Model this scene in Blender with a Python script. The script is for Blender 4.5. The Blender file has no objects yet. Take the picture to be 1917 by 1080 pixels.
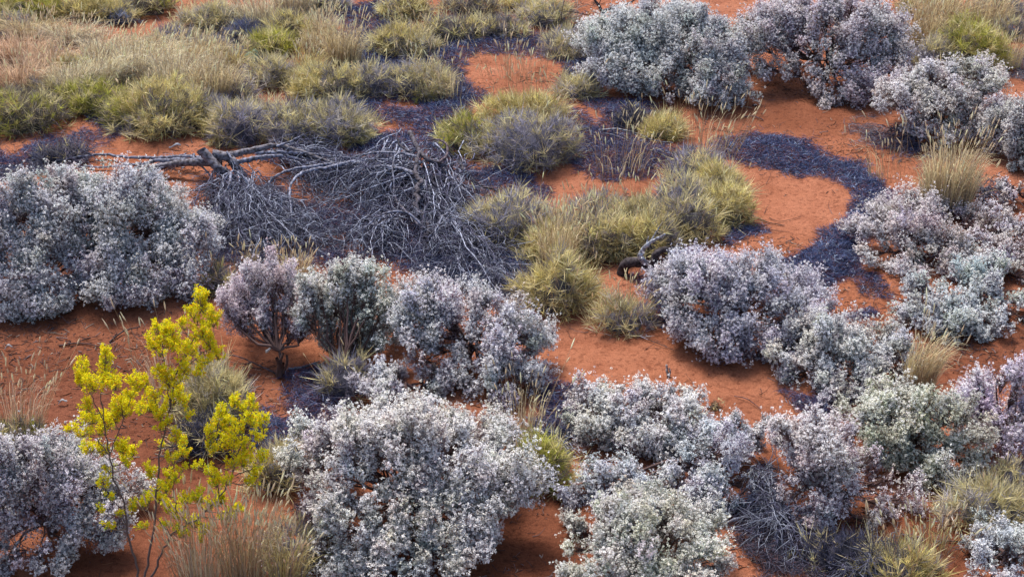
import bpy, math, random
import numpy as np
from math import radians, sin, cos, tan, pi, sqrt

# ------------------------------------------------------------------ camera
scn = bpy.context.scene
H = 12.5
PITCH = radians(29.0)
FPX = 3540.0                      # focal length in photo pixels (photo 1917 x 1080)
cam_d = bpy.data.cameras.new('camera')
cam_d.sensor_width = 36.0
cam_d.lens = 36.0 * FPX / 1917.0
cam_d.clip_end = 2000.0
cam = bpy.data.objects.new('camera', cam_d)
scn.collection.objects.link(cam)
cam.location = (0, 0, H)
cam.rotation_euler = (pi / 2 - PITCH, 0, 0)
scn.camera = cam

# ------------------------------------------------------------------ light
SUN_EL, SUN_AZ = radians(58), radians(-25)     # azimuth from +Y (behind the bushes), towards +X positive
world = bpy.data.worlds.new('World')
scn.world = world
world.use_nodes = True
wn = world.node_tree
sky = wn.nodes.new('ShaderNodeTexSky')
sky.sky_type = 'NISHITA'
sky.sun_disc = False
sky.sun_elevation = SUN_EL
sky.sun_rotation = SUN_AZ
sky.dust_density = 3.0
wn.nodes['Background'].inputs['Strength'].default_value = 0.125
wn.links.new(sky.outputs[0], wn.nodes['Background'].inputs['Color'])
sd = bpy.data.lights.new('sun', 'SUN')
sd.energy = 3.1
sd.angle = radians(16)
sd.color = (1.0, 0.94, 0.86)
so = bpy.data.objects.new('sun', sd)
scn.collection.objects.link(so)
# light travels from the sun towards the scene
so.rotation_euler = (-(pi / 2 - SUN_EL), 0, -SUN_AZ)
scn.view_settings.view_transform = 'Standard'
scn.view_settings.look = 'None'
scn.view_settings.exposure = 0.84
scn.view_settings.gamma = 1.0
scn.cycles.max_bounces = 5
scn.cycles.diffuse_bounces = 3
scn.cycles.transmission_bounces = 2

# ------------------------------------------------------------------ pixel <-> world
CF = np.array([0, cos(PITCH), -sin(PITCH)])
CU = np.array([0, sin(PITCH), cos(PITCH)])
CR = np.array([1.0, 0, 0])
SINP, COSP = sin(PITCH), cos(PITCH)

def ray(px, py):
    px = np.asarray(px, float); py = np.asarray(py, float)
    return CF + CR * ((px - 958.5) / FPX)[..., None] + CU * ((540 - py) / FPX)[..., None]

def G(px, py, z=0.0):
    r = ray(px, py)
    t = (H - np.asarray(z, float)) / -r[..., 2]
    return np.array([0, 0, H]) + r * t[..., None]

def V(px, py, Y):
    r = ray(px, py)
    t = np.asarray(Y, float) / r[..., 1]
    return np.array([0, 0, H]) + r * t[..., None]

def scale_at(py):
    """metres per photo pixel at the ground seen at row py"""
    r = ray(958.5, py)
    return float(H / -r[2]) / FPX

def gh(x, y):
    """ground height"""
    return (0.035 * np.sin(x * 0.9 + 1.3) * np.sin(y * 0.7 + .4) + 0.025 * np.sin(x * 1.7 + y * 0.6 + 2.0)
            + 0.012 * np.sin(x * 3.1 - y * 2.3) + 0.010 * np.sin(y * 4.3 + x * 1.9 + 1.0))

def snoise(P, scale, seed):
    """cheap smooth noise about -1..1 in any dimension"""
    r = np.random.default_rng(seed)
    out = np.zeros(P.shape[:-1])
    for i in range(7):
        k = r.normal(size=P.shape[-1]); k *= scale * (0.6 + 0.25 * i) / np.linalg.norm(k)
        out += np.sin(P @ k + r.uniform(0, 6.28)) * (1.0 / (1 + 0.3 * i))
    return out / 2.6

def norm(v):
    return v / np.maximum(np.linalg.norm(v, axis=-1, keepdims=True), 1e-9)

def rdir(rng, n):
    return norm(rng.normal(size=(n, 3)))

# ------------------------------------------------------------------ mesh collecting
class Acc:
    def __init__(s):
        s.v, s.f, s.c, s.n = [], [], [], 0
    def add(s, v, f, c):
        v = v.reshape(-1, 3)
        if len(v) == 0: return
        c = np.broadcast_to(c, v.shape)
        s.v.append(v.astype(np.float32)); s.c.append(c.astype(np.float32)); s.f.append((f + s.n).astype(np.int32))
        s.n += len(v)
    def leaves(s, c, d, l, w, col, rng):
        """kite shaped leaf: base c, direction d"""
        N = len(c)
        if N == 0: return
        side = norm(np.cross(d, rdir(rng, N)))
        l = np.broadcast_to(l, N)[:, None]; w = np.broadcast_to(w, N)[:, None]
        V4 = np.stack([c, c + d * l * .5 + side * w * .5, c + d * l, c + d * l * .5 - side * w * .5], 1)
        f = np.arange(N * 4).reshape(N, 4)
        col = np.asarray(col)
        if col.ndim == 2: col = np.repeat(col, 4, 0)
        s.add(V4, f, col)
    def caps(s, c, nrm, l, w, rng, col):
        """small leaves whose faces look along nrm"""
        N = len(c); d = norm(np.cross(nrm, rdir(rng, N))); side = np.cross(nrm, d)
        l = l[:, None]; w = w[:, None]
        V4 = np.stack([c - d * l * .5, c + side * w * .5, c + d * l * .5, c - side * w * .5], 1)
        s.add(V4, np.arange(N * 4).reshape(N, 4), np.repeat(col, 4, 0))
    def ribbons(s, P, W, col, rng):
        N, K, _ = P.shape
        if N == 0: return
        d = norm(P[:, -1] - P[:, 0])
        side = norm(np.cross(d, rdir(rng, N)))[:, None, :]
        A = P + side * W[..., None] * .5; B = P - side * W[..., None] * .5
        vv = np.stack([A, B], 2)                       # N,K,2,3
        base = np.arange(N)[:, None] * (2 * K) + np.arange(K - 1)[None] * 2
        f = np.stack([base, base + 1, base + 3, base + 2], -1).reshape(-1, 4)
        col = np.asarray(col)
        if col.ndim == 2: col = np.repeat(col, 2 * K, 0)
        elif col.ndim == 3: col = np.repeat(col.reshape(-1, 3), 2, 0)
        s.add(vv, f, col)
    def tubes(s, P, R, sides, col):
        N, K, _ = P.shape
        if N == 0: return
        T = norm(np.gradient(P, axis=1))
        m = np.abs(norm(P[:, -1] - P[:, 0]))
        ref = np.zeros((N, 3)); ref[np.arange(N), np.argmin(m, 1)] = 1
        u = norm(np.cross(T, ref[:, None, :])); w = np.cross(T, u)
        a = np.arange(sides) * 2 * pi / sides
        ring = (u[:, :, None] * np.cos(a)[None, None, :, None] + w[:, :, None] * np.sin(a)[None, None, :, None])
        vv = P[:, :, None] + ring * R[:, :, None, None]
        b = (np.arange(N)[:, None, None] * K + np.arange(K - 1)[None, :, None]) * sides
        i = np.arange(sides)[None, None]; j = (i + 1) % sides
        f = np.stack([b + i, b + j, b + sides + j, b + sides + i], -1).reshape(-1, 4)
        col = np.asarray(col)
        if col.ndim == 2: col = np.repeat(col, K * sides, 0)
        elif col.ndim == 3: col = np.repeat(col.reshape(-1, 3), sides, 0)
        s.add(vv, f, col)
    def build(s, name, mat, parent=None, smooth=False):
        me = bpy.data.meshes.new(name)
        v = np.concatenate(s.v); f = np.concatenate(s.f); c = np.concatenate(s.c)
        if parent is not None:
            v = v - np.array(parent.location, dtype=np.float32)
        me.vertices.add(len(v)); me.vertices.foreach_set('co', v.ravel())
        me.loops.add(f.size); me.loops.foreach_set('vertex_index', f.ravel())
        me.polygons.add(len(f))
        me.polygons.foreach_set('loop_start', np.arange(len(f), dtype=np.int32) * 4)
        if smooth: me.polygons.foreach_set('use_smooth', np.ones(len(f), dtype=bool))
        ca = me.color_attributes.new('Col', 'FLOAT_COLOR', 'POINT')
        rgba = np.ones((len(c), 4), np.float32); rgba[:, :3] = np.clip(c, 0.003, 0.9)
        ca.data.foreach_set('color', rgba.ravel())
        me.update()
        me.materials.append(mat)
        o = bpy.data.objects.new(name, me)
        scn.collection.objects.link(o)
        if parent is not None: o.parent = parent
        return o

def tag(o, label=None, cat=None, group=None, kind=None):
    if label: o['label'] = label
    if cat: o['category'] = cat
    if group: o['group'] = group
    if kind: o['kind'] = kind
    return o

def thing(name, loc, label, cat, group=None):
    o = bpy.data.objects.new(name, None)
    o.empty_display_size = .2
    scn.collection.objects.link(o)
    o.location = [float(q) for q in loc]
    bpy.context.view_layer.update()
    return tag(o, label, cat, group)

# ------------------------------------------------------------------ materials
def plant_mat(name, transl=0.0, rough=.85, spec=.15):
    m = bpy.data.materials.new(name); m.use_nodes = True
    nt = m.node_tree; nt.nodes.clear()
    out = nt.nodes.new('ShaderNodeOutputMaterial')
    at = nt.nodes.new('ShaderNodeAttribute'); at.attribute_name = 'Col'
    p = nt.nodes.new('ShaderNodeBsdfPrincipled')
    p.inputs['Roughness'].default_value = rough
    p.inputs['Specular IOR Level'].default_value = spec
    nt.links.new(at.outputs['Color'], p.inputs['Base Color'])
    if transl > 0:
        t = nt.nodes.new('ShaderNodeBsdfTranslucent'); mx = nt.nodes.new('ShaderNodeMixShader')
        mx.inputs[0].default_value = transl
        nt.links.new(at.outputs['Color'], t.inputs['Color'])
        nt.links.new(p.outputs[0], mx.inputs[1]); nt.links.new(t.outputs[0], mx.inputs[2])
        nt.links.new(mx.outputs[0], out.inputs['Surface'])
    else:
        nt.links.new(p.outputs[0], out.inputs['Surface'])
    return m

M_LEAF = plant_mat('silver_leaf', .3)
M_FLOWER = plant_mat('yellow_leaf', .4)
M_BLADE = plant_mat('spinifex_blade', .3)
M_STRAW = plant_mat('straw', .3)
M_TWIG = plant_mat('brown_twig')
M_THATCH = plant_mat('thatch')

def wood_mat(name):
    m = bpy.data.materials.new(name); m.use_nodes = True
    nt = m.node_tree; p = nt.nodes['Principled BSDF']
    at = nt.nodes.new('ShaderNodeAttribute'); at.attribute_name = 'Col'
    tc = nt.nodes.new('ShaderNodeTexCoord')
    n = nt.nodes.new('ShaderNodeTexNoise'); n.inputs['Scale'].default_value = 22; n.inputs['Detail'].default_value = 5
    r = nt.nodes.new('ShaderNodeValToRGB')
    r.color_ramp.elements[0].position = .38; r.color_ramp.elements[0].color = (.30, .26, .25, 1)
    r.color_ramp.elements[1].position = .62; r.color_ramp.elements[1].color = (1.25, 1.25, 1.28, 1)
    mx = nt.nodes.new('ShaderNodeMix'); mx.data_type = 'RGBA'; mx.blend_type = 'MULTIPLY'; mx.inputs[0].default_value = 1
    b = nt.nodes.new('ShaderNodeBump'); b.inputs['Strength'].default_value = .6; b.inputs['Distance'].default_value = .01
    L = nt.links.new
    L(tc.outputs['Object'], n.inputs['Vector']); L(n.outputs['Fac'], r.inputs[0])
    L(at.outputs['Color'], mx.inputs[6]); L(r.outputs[0], mx.inputs[7]); L(mx.outputs[2], p.inputs['Base Color'])
    L(n.outputs['Fac'], b.inputs['Height']); L(b.outputs[0], p.inputs['Normal'])
    p.inputs['Roughness'].default_value = .8; p.inputs['Specular IOR Level'].default_value = .2
    return m
M_WOOD = wood_mat('weathered_wood')

def sand_mat():
    m = bpy.data.materials.new('red_sand'); m.use_nodes = True
    nt = m.node_tree; p = nt.nodes['Principled BSDF']; L = nt.links.new
    tc = nt.nodes.new('ShaderNodeTexCoord')
    def noise(s, d=4, r=.55, dist=0):
        n = nt.nodes.new('ShaderNodeTexNoise'); n.inputs['Scale'].default_value = s
        n.inputs['Detail'].default_value = d; n.inputs['Roughness'].default_value = r
        n.inputs['Distortion'].default_value = dist
        L(tc.outputs['Object'], n.inputs['Vector']); return n
    def ramp(src, a, ca, b, cb):
        r = nt.nodes.new('ShaderNodeValToRGB')
        r.color_ramp.elements[0].position = a; r.color_ramp.elements[0].color = (*ca, 1)
        r.color_ramp.elements[1].position = b; r.color_ramp.elements[1].color = (*cb, 1)
        L(src, r.inputs[0]); return r
    def mix(a, b, fac=1.0, mode='MULTIPLY'):
        x = nt.nodes.new('ShaderNodeMix'); x.data_type = 'RGBA'; x.blend_type = mode
        if isinstance(fac, float): x.inputs[0].default_value = fac
        else: L(fac, x.inputs[0])
        L(a, x.inputs[6]); L(b, x.inputs[7]); return x.outputs[2]
    big = noise(.35, 3); mid = noise(2.2, 5, .6); small = noise(14, 5, .65); grain = noise(90, 3, .7)
    c = ramp(big.outputs['Fac'], .35, (.270, .097, .047), .65, (.350, .139, .078)).outputs[0]
    c = mix(c, ramp(mid.outputs['Fac'], .36, (.78, .72, .69), .56, (1, 1, 1)).outputs[0])
    c = mix(c, ramp(small.outputs['Fac'], .36, (.62, .56, .54), .48, (1.0, 1.0, 1.0)).outputs[0])
    c = mix(c, ramp(grain.outputs['Fac'], .3, (.52, .48, .46), .7, (1.35, 1.38, 1.42)).outputs[0])
    # dark crumbs
    vo = nt.nodes.new('ShaderNodeTexVoronoi'); vo.inputs['Scale'].default_value = 9; vo.inputs['Randomness'].default_value = 1
    L(tc.outputs['Object'], vo.inputs['Vector'])
    cr = ramp(vo.outputs['Distance'], .07, (.35, .3, .3), .12, (1, 1, 1)).outputs[0]
    gate = ramp(noise(.9, 3).outputs['Fac'], .5, (0, 0, 0), .6, (1, 1, 1)).outputs[0]
    c = mix(c, cr, gate)
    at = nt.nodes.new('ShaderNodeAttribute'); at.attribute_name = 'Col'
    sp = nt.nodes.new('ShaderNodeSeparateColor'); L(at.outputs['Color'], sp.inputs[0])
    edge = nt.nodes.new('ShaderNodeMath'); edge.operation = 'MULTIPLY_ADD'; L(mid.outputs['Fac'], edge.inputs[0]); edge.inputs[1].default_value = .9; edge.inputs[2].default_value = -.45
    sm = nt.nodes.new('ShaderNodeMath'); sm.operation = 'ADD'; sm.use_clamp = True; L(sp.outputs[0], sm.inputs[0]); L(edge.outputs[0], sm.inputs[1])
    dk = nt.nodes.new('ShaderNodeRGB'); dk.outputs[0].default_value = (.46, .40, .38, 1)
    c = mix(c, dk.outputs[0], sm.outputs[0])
    L(c, p.inputs['Base Color'])
    p.inputs['Roughness'].default_value = .95; p.inputs['Specular IOR Level'].default_value = .15
    b1 = nt.nodes.new('ShaderNodeBump'); b1.inputs['Strength'].default_value = .9; b1.inputs['Distance'].default_value = .03
    L(small.outputs['Fac'], b1.inputs['Height'])
    b2 = nt.nodes.new('ShaderNodeBump'); b2.inputs['Strength'].default_value = .5; b2.inputs['Distance'].default_value = .008
    L(grain.outputs['Fac'], b2.inputs['Height']); L(b1.outputs[0], b2.inputs['Normal'])
    b3 = nt.nodes.new('ShaderNodeBump'); b3.inputs['Strength'].default_value = .7; b3.inputs['Distance'].default_value = .09
    L(mid.outputs['Fac'], b3.inputs['Height']); L(b3.outputs[0], b1.inputs['Normal'])
    L(b2.outputs[0], p.inputs['Normal'])
    return m

# ------------------------------------------------------------------ ground
DARK_PATCHES = [(150, 740, 380, 150, 1.0), (240, 880, 220, 150, 1.0), (250, 1060, 200, 90, 1.0), (1000, 1020, 140, 120, 1.0), (1850, 660, 190, 80, .8), (1760, 1020, 150, 70, .8),
             (1870, 400, 90, 40, .8), (1480, 220, 200, 40, .6), (900, 810, 120, 40, .8), (600, 720, 140, 50, .6), (1470, 960, 130, 100, .7), (1730, 700, 90, 60, .7), (1380, 760, 90, 25, .35)]  # soft ellipses where the sand is tinted darker and browner
def ground_tone(v):
    """share of the darker brown tint (red) at each ground vertex"""
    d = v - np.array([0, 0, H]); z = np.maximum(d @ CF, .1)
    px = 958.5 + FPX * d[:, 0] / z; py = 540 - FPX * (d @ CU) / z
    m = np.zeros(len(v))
    for (cx, cy, rx, ry, a) in DARK_PATCHES:
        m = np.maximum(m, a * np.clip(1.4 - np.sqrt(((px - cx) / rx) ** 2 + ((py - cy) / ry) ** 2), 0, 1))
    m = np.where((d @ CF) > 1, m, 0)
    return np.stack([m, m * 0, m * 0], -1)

def build_ground():
    xs = np.concatenate([-np.geomspace(600, 11, 14), np.arange(-10.5, 10.51, .14), np.geomspace(11, 600, 14)])
    ys = np.concatenate([-np.geomspace(600, 4, 10), np.arange(4, 45, .14), np.geomspace(46, 900, 14)])
    X, Y = np.meshgrid(xs, ys, indexing='ij')
    fade = np.clip(1.5 - np.maximum(np.abs(X) / 30, np.abs(Y - 25) / 60), 0, 1)
    Z = gh(X, Y) * fade
    v = np.stack([X, Y, Z], -1).reshape(-1, 3)
    nx, ny = X.shape
    i, j = np.meshgrid(np.arange(nx - 1), np.arange(ny - 1), indexing='ij')
    b = (i * ny + j).ravel()
    f = np.stack([b, b + ny, b + ny + 1, b + 1], -1)
    a = Acc(); a.add(v, f, ground_tone(v))
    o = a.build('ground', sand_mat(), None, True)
    tag(o, 'open red desert sand between the bushes', 'ground', kind='structure')
build_ground()

# ------------------------------------------------------------------ helpers for shapes in pixel space
def in_poly(P, poly):
    x, y = P[:, 0], P[:, 1]
    inside = np.zeros(len(P), bool); n = len(poly); j = n - 1
    for i in range(n):
        xi, yi = poly[i]; xj, yj = poly[j]
        c = ((yi > y) != (yj > y)) & (x < (xj - xi) * (y - yi) / (yj - yi + 1e-12) + xi)
        inside ^= c; j = i
    return inside

def poly_dist(P, poly):
    d = np.full(len(P), 1e9); n = len(poly)
    for i in range(n):
        a = np.array(poly[i], float); b = np.array(poly[(i + 1) % n], float)
        ab = b - a; t = np.clip(((P - a) @ ab) / max(ab @ ab, 1e-9), 0, 1)
        d = np.minimum(d, np.linalg.norm(P - (a + t[:, None] * ab), axis=1))
    return d

def col_extent(px, poly):
    ys = []
    n = len(poly)
    for i in range(n):
        (x0, y0), (x1, y1) = poly[i], poly[(i + 1) % n]
        if (x0 > px) != (x1 > px):
            ys.append(y0 + (y1 - y0) * (px - x0) / (x1 - x0))
    return (min(ys), max(ys)) if ys else (0, 0)

def bezier(a, b, c, K):
    t = np.linspace(0, 1, K)[None, :, None]
    return a[:, None] * (1 - t) ** 2 + 2 * b[:, None] * t * (1 - t) + c[:, None] * t ** 2

# ------------------------------------------------------------------ silver bushes
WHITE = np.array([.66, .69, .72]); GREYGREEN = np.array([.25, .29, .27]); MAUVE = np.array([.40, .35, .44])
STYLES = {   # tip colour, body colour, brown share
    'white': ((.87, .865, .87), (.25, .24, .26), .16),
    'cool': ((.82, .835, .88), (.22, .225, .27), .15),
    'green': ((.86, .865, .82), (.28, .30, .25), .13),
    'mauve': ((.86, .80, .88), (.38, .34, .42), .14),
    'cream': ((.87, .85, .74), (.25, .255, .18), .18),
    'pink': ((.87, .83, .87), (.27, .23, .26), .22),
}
def silver_bush(label, poly, style='white', seed=1, depth=.42, lobe=.25, dens=1.0, group=None, base=None, gap=0.0, name='silver_bush', leaf=1.0):
    rng = np.random.default_rng(seed)
    P = np.array(poly, float); pm = P.mean(0); sz = (P.max(0) - P.min(0)) / 2; P = pm + (P - pm) * (1 - np.minimum(np.array([-3.0, 4.0]) / sz, .10))
    poly = [tuple(q) for q in P]
    x0, x1, y0, y1 = P[:, 0].min(), P[:, 0].max(), P[:, 1].min(), P[:, 1].max()
    cx = (x0 + x1) / 2
    s = scale_at(y1); W = (x1 - x0) * s
    Yf0 = float(G(cx, y1)[1])
    rp = lobe / s
    cand = np.stack([rng.uniform(x0, x1, 6000), rng.uniform(y0, y1, 6000)], -1)
    cand = cand[in_poly(cand, poly)]
    dd = poly_dist(cand, poly)
    sel = []
    for i in range(len(cand)):
        if dd[i] < rp * .62: continue
        if all((cand[i, 0] - q[0]) ** 2 + (cand[i, 1] - q[1]) ** 2 > (rp * .84) ** 2 for q in sel): sel.append((cand[i, 0], cand[i, 1], dd[i]))
    D = W * depth
    lobes = []
    leaf = leaf * rng.uniform(.88, 1.15); hue = 1 + rng.normal(size=3) * np.array([.03, .015, .03])
    for (px, py, de) in sel:
        yt, yb = col_extent(px, poly)
        if base is not None: yb_g = base[1] - 12
        else: yb_g = yb
        Yc = min(float(G(px, yb_g)[1]), Yf0 + .5 * D)
        t = (py - yt) / max(yb - yt, 1)
        e = 1 - .6 * ((px - cx) / ((x1 - x0) / 2)) ** 2
        Dc = min(D * e, (yb - yt) * s / SINP * .55)
        Y = Yc + lobe * .5 + (1 - t) ** .9 * Dc
        p = V(px, py, Y)
        r = min(lobe * rng.uniform(.6, 1.1), de * s * 1.05)
        p[2] = max(p[2], r * .35)
        lobes.append((*p, r))
        Ym = Yc + lobe * .5 + Dc
        if rng.random() < .6 and Ym - Y > .1:        # far side
            lobes.append((p[0] + rng.normal() * .08, 2 * Ym - Y, max(p[2] * .9, r * .4), r))
    L = np.array(lobes)
    if base is None:
        bx, by = L[:, 0].mean(), np.median(L[:, 1]) if len(L) else 0
        by = float(L[:, 1].min() * .45 + L[:, 1].max() * .55)
    else:
        b = G(*base); bx, by = b[0], b[1]
    root = np.array([bx, by, float(gh(bx, by)) - .02])
    T = thing(name, root, label, 'bush', group)
    tipc, midc, brown = [np.array(q) if not np.isscalar(q) else q for q in STYLES[style]]; tipc = tipc * hue * np.array([1.01, 1.0, .99]); midc = midc * hue
    ctr = np.array([bx, by, L[:, 2].max() * .35])
    fo = Acc(); br = Acc()
    starts, ends, mids = [], [], []
    for (x, y, z, r) in L:
        c = np.array([x, y, z])
        out = norm(c - ctr)
        bias = norm(out + np.array([0, 0, .75]))
        npl = max(2, int(10 * (r / .25) ** 2))
        dp = rdir(rng, npl * 4)
        wp = .12 + np.clip(dp @ bias + .35, 0, 1.3)
        dp = dp[rng.random(npl * 4) * 1.2 < wp][:npl]; npl = len(dp)
        if npl == 0: continue
        pc = c + dp * (r * rng.uniform(.2, 1.1, npl))[:, None]
        rad = norm(c - root)
        pax = norm(dp * .35 + rad * .8 + np.array([0, 0, .45]) + rng.normal(size=(npl, 3)) * .22)
        ptint = 1 + rng.normal(size=(npl, 3)) * np.array([.03, .012, .05])
        plen = r * rng.uniform(.8, 2.0, npl)
        prr = r * rng.uniform(.13, .30, npl)
        n = max(10, int(650 * dens * (r / .25) ** 2))
        pi_ = rng.integers(0, npl, n)
        ta = rng.beta(1.5, 1.1, n)
        d = rdir(rng, n); d = norm(d - (d * pax[pi_]).sum(1, keepdims=True) * pax[pi_])
        st = pc[pi_] + pax[pi_] * ((ta - .4) * plen[pi_])[:, None] + d * (prr[pi_] * (1 - .7 * ta) * rng.uniform(.3, 1.7, n))[:, None]
        gp = snoise(st, 8.5, seed + 21) + .5 * snoise(st, 19.0, seed + 22)
        kp = gp + rng.normal(size=n) * .12 > -.54 + gap
        st, d, pi_, ta = st[kp], d[kp], pi_[kp], ta[kp]; n = len(st)
        if n < 3: continue
        sd_ = norm(d * .55 + pax[pi_] * .75 + rdir(rng, n) * .3)
        Ls = rng.uniform(.04, .12, n) * (r / .25) ** .5 * leaf
        lead = rng.random(n) < .13; Ls = np.where(lead, Ls * 2.1, Ls); sd_ = np.where(lead[:, None], norm(sd_ * .6 + np.array([0, 0, .7])), sd_)
        lobe_t = rng.uniform(.82, 1.1)
        lobe_g = rng.uniform(-.03, .03)
        bright = np.clip(rng.normal(1.0, .13, n), .6, 1.3) * lobe_t * rng.uniform(.85, 1.1, npl)[pi_]
        # leaves along each sprig
        m = 11
        tt = np.concatenate([rng.uniform(0, .85, (n, 6)), np.ones((n, 5))], 1)
        isp = tt[..., None] > .99
        pos = st[:, None] + sd_[:, None] * (tt * Ls[:, None])[..., None] + rng.normal(size=(n, m, 3)) * np.where(isp, .005, .012) * leaf
        ld = norm(sd_[:, None] * .45 + rng.normal(size=(n, m, 3)) * .7)
        tipness = np.where(isp, 1.0, .12) * (rng.random((n, m, 1)) < .9)
        tint = ptint[pi_][:, None]
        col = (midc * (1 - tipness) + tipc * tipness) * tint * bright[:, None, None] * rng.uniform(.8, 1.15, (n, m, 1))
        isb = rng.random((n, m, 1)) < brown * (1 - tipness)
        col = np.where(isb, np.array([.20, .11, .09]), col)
        col = col + np.array([0, 1, 0]) * lobe_g
        ll = rng.uniform(.013, .022, (n, m)) * leaf
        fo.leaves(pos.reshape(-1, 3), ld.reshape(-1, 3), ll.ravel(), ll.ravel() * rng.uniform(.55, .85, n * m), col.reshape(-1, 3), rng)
        # flat flower heads at the sprig tips, facing up
        q = 6
        fp = (st + sd_ * Ls[:, None])[:, None] + rng.normal(size=(n, q, 3)) * .009 * leaf
        fn = norm(np.array([0, 0, .85]) + sd_[:, None] * .6 + rng.normal(size=(n, q, 3)) * .35)
        fc = tipc * tint * bright[:, None, None] * rng.uniform(.85, 1.12, (n, q, 1))
        fl = rng.uniform(.0095, .0155, (n, q)) * leaf
        has = rng.random((n, 1)) < .85
        msk = np.broadcast_to(has, (n, q)).ravel()
        fo.caps(fp.reshape(-1, 3)[msk], fn.reshape(-1, 3)[msk], fl.ravel()[msk], fl.ravel()[msk] * .8, rng, fc.reshape(-1, 3)[msk])
        # inner leaves: darker, older
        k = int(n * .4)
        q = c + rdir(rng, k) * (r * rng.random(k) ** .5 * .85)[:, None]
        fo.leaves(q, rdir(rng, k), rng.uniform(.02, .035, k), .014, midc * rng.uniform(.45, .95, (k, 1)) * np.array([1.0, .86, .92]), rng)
        # limbs: base -> lobe and lobe -> sprigs
        mp = root * .5 + c * .5 + np.array([0, 0, -.12 * r / .25]) + rng.normal(size=3) * .05
        starts.append(root + rng.normal(size=3) * .04 * np.array([1, 1, .2])); mids.append(mp); ends.append(c)
        k = min(n, 36); ii = rng.choice(n, k, replace=False)
        s0 = c + (root - c) * rng.uniform(0, .25, (k, 1))
        e0 = st[ii] + sd_[ii] * (Ls[ii] * .8)[:, None]
        pp = bezier(s0, (s0 + e0) / 2 + np.array([0, 0, -.04]), e0, 4)
        br.tubes(pp, np.linspace(.0055, .0018, 4)[None] * np.ones((k, 1)), 3, np.array([.13, .075, .065]) * rng.uniform(.6, 1.4, (k, 1)))
    starts, mids, ends = map(np.array, (starts, mids, ends))
    nf = 5; fa = rng.uniform(0, 6.28, nf)
    hh = max(.22, L[:, 2].mean() * .55)
    forks = root + np.stack([np.cos(fa) * .25 * hh * rng.uniform(.6, 1.3, nf), np.sin(fa) * .25 * hh, rng.uniform(.7, 1.15, nf) * hh], -1)
    fi = np.argmin(((ends[:, None] - forks[None]) ** 2 * np.array([1, 1, .2])).sum(-1), 1)
    b0 = np.repeat(root[None], nf, 0) + rng.normal(size=(nf, 3)) * .03
    pf = bezier(b0, (b0 + forks) / 2 + rng.normal(size=(nf, 3)) * .04, forks, 6)
    br.tubes(pf, np.linspace(.028, .019, 6)[None] * rng.uniform(.7, 1.2, (nf, 1)), 6, np.array([.10, .065, .06]) * rng.uniform(.7, 1.2, (nf, 1)))
    starts = forks[fi]; mids = (starts + ends) / 2 + rng.normal(size=ends.shape) * .06 + np.array([0, 0, -.04])
    pp = bezier(starts, mids, ends, 7)
    pp[:, 1:-1] += rng.normal(size=pp[:, 1:-1].shape) * .018
    br.tubes(pp, np.linspace(.020, .007, 7)[None] * rng.uniform(.7, 1.3, (len(pp), 1)), 5, np.array([.105, .065, .06]) * rng.uniform(.6, 1.3, (len(pp), 1)))
    fo.build('foliage', M_LEAF, T)
    br.build('branches', M_TWIG, T)
    return T

# ------------------------------------------------------------------ seed stalks
def stalks(root_pts, dirs, lens, rng, headlen=.13, headr=.0088, tone=(.95, .78, .52), stemtone=(.58, .42, .26), bend=.14, stemr=.0028):
    n = len(root_pts); a = Acc()
    side = rdir(rng, n) * np.array([1, 1, .1])
    e = root_pts + dirs * lens[:, None] + side * (bend * lens)[:, None] * rng.uniform(.2, 1.6, (n, 1))
    mid = root_pts + dirs * (lens * .55)[:, None]
    pp = bezier(root_pts, mid, e, 6)
    tint = rng.uniform(.75, 1.2, (n, 1))
    a.tubes(pp, np.linspace(stemr, stemr * .6, 6)[None] * np.ones((n, 1)), 3, np.array(stemtone) * tint)
    hd = norm(pp[:, -1] - pp[:, -2] + rng.normal(size=(n, 3)) * .012)
    hl = headlen * rng.uniform(.55, 1.25, n)
    t = np.linspace(0, 1, 6)
    hp = pp[:, -1][:, None] + hd[:, None] * (t[None, :, None] * hl[:, None, None]) + (rdir(rng, n)[:, None] * (t ** 2)[None, :, None]) * (hl * .10)[:, None, None]
    prof = np.array([.25, .85, 1, .95, .7, .1]) * headr
    a.tubes(hp, prof[None] * rng.uniform(.7, 1.2, (n, 6)), 4, np.array(tone) * rng.uniform(.7, 1.15, (n, 1)))
    return a

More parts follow.
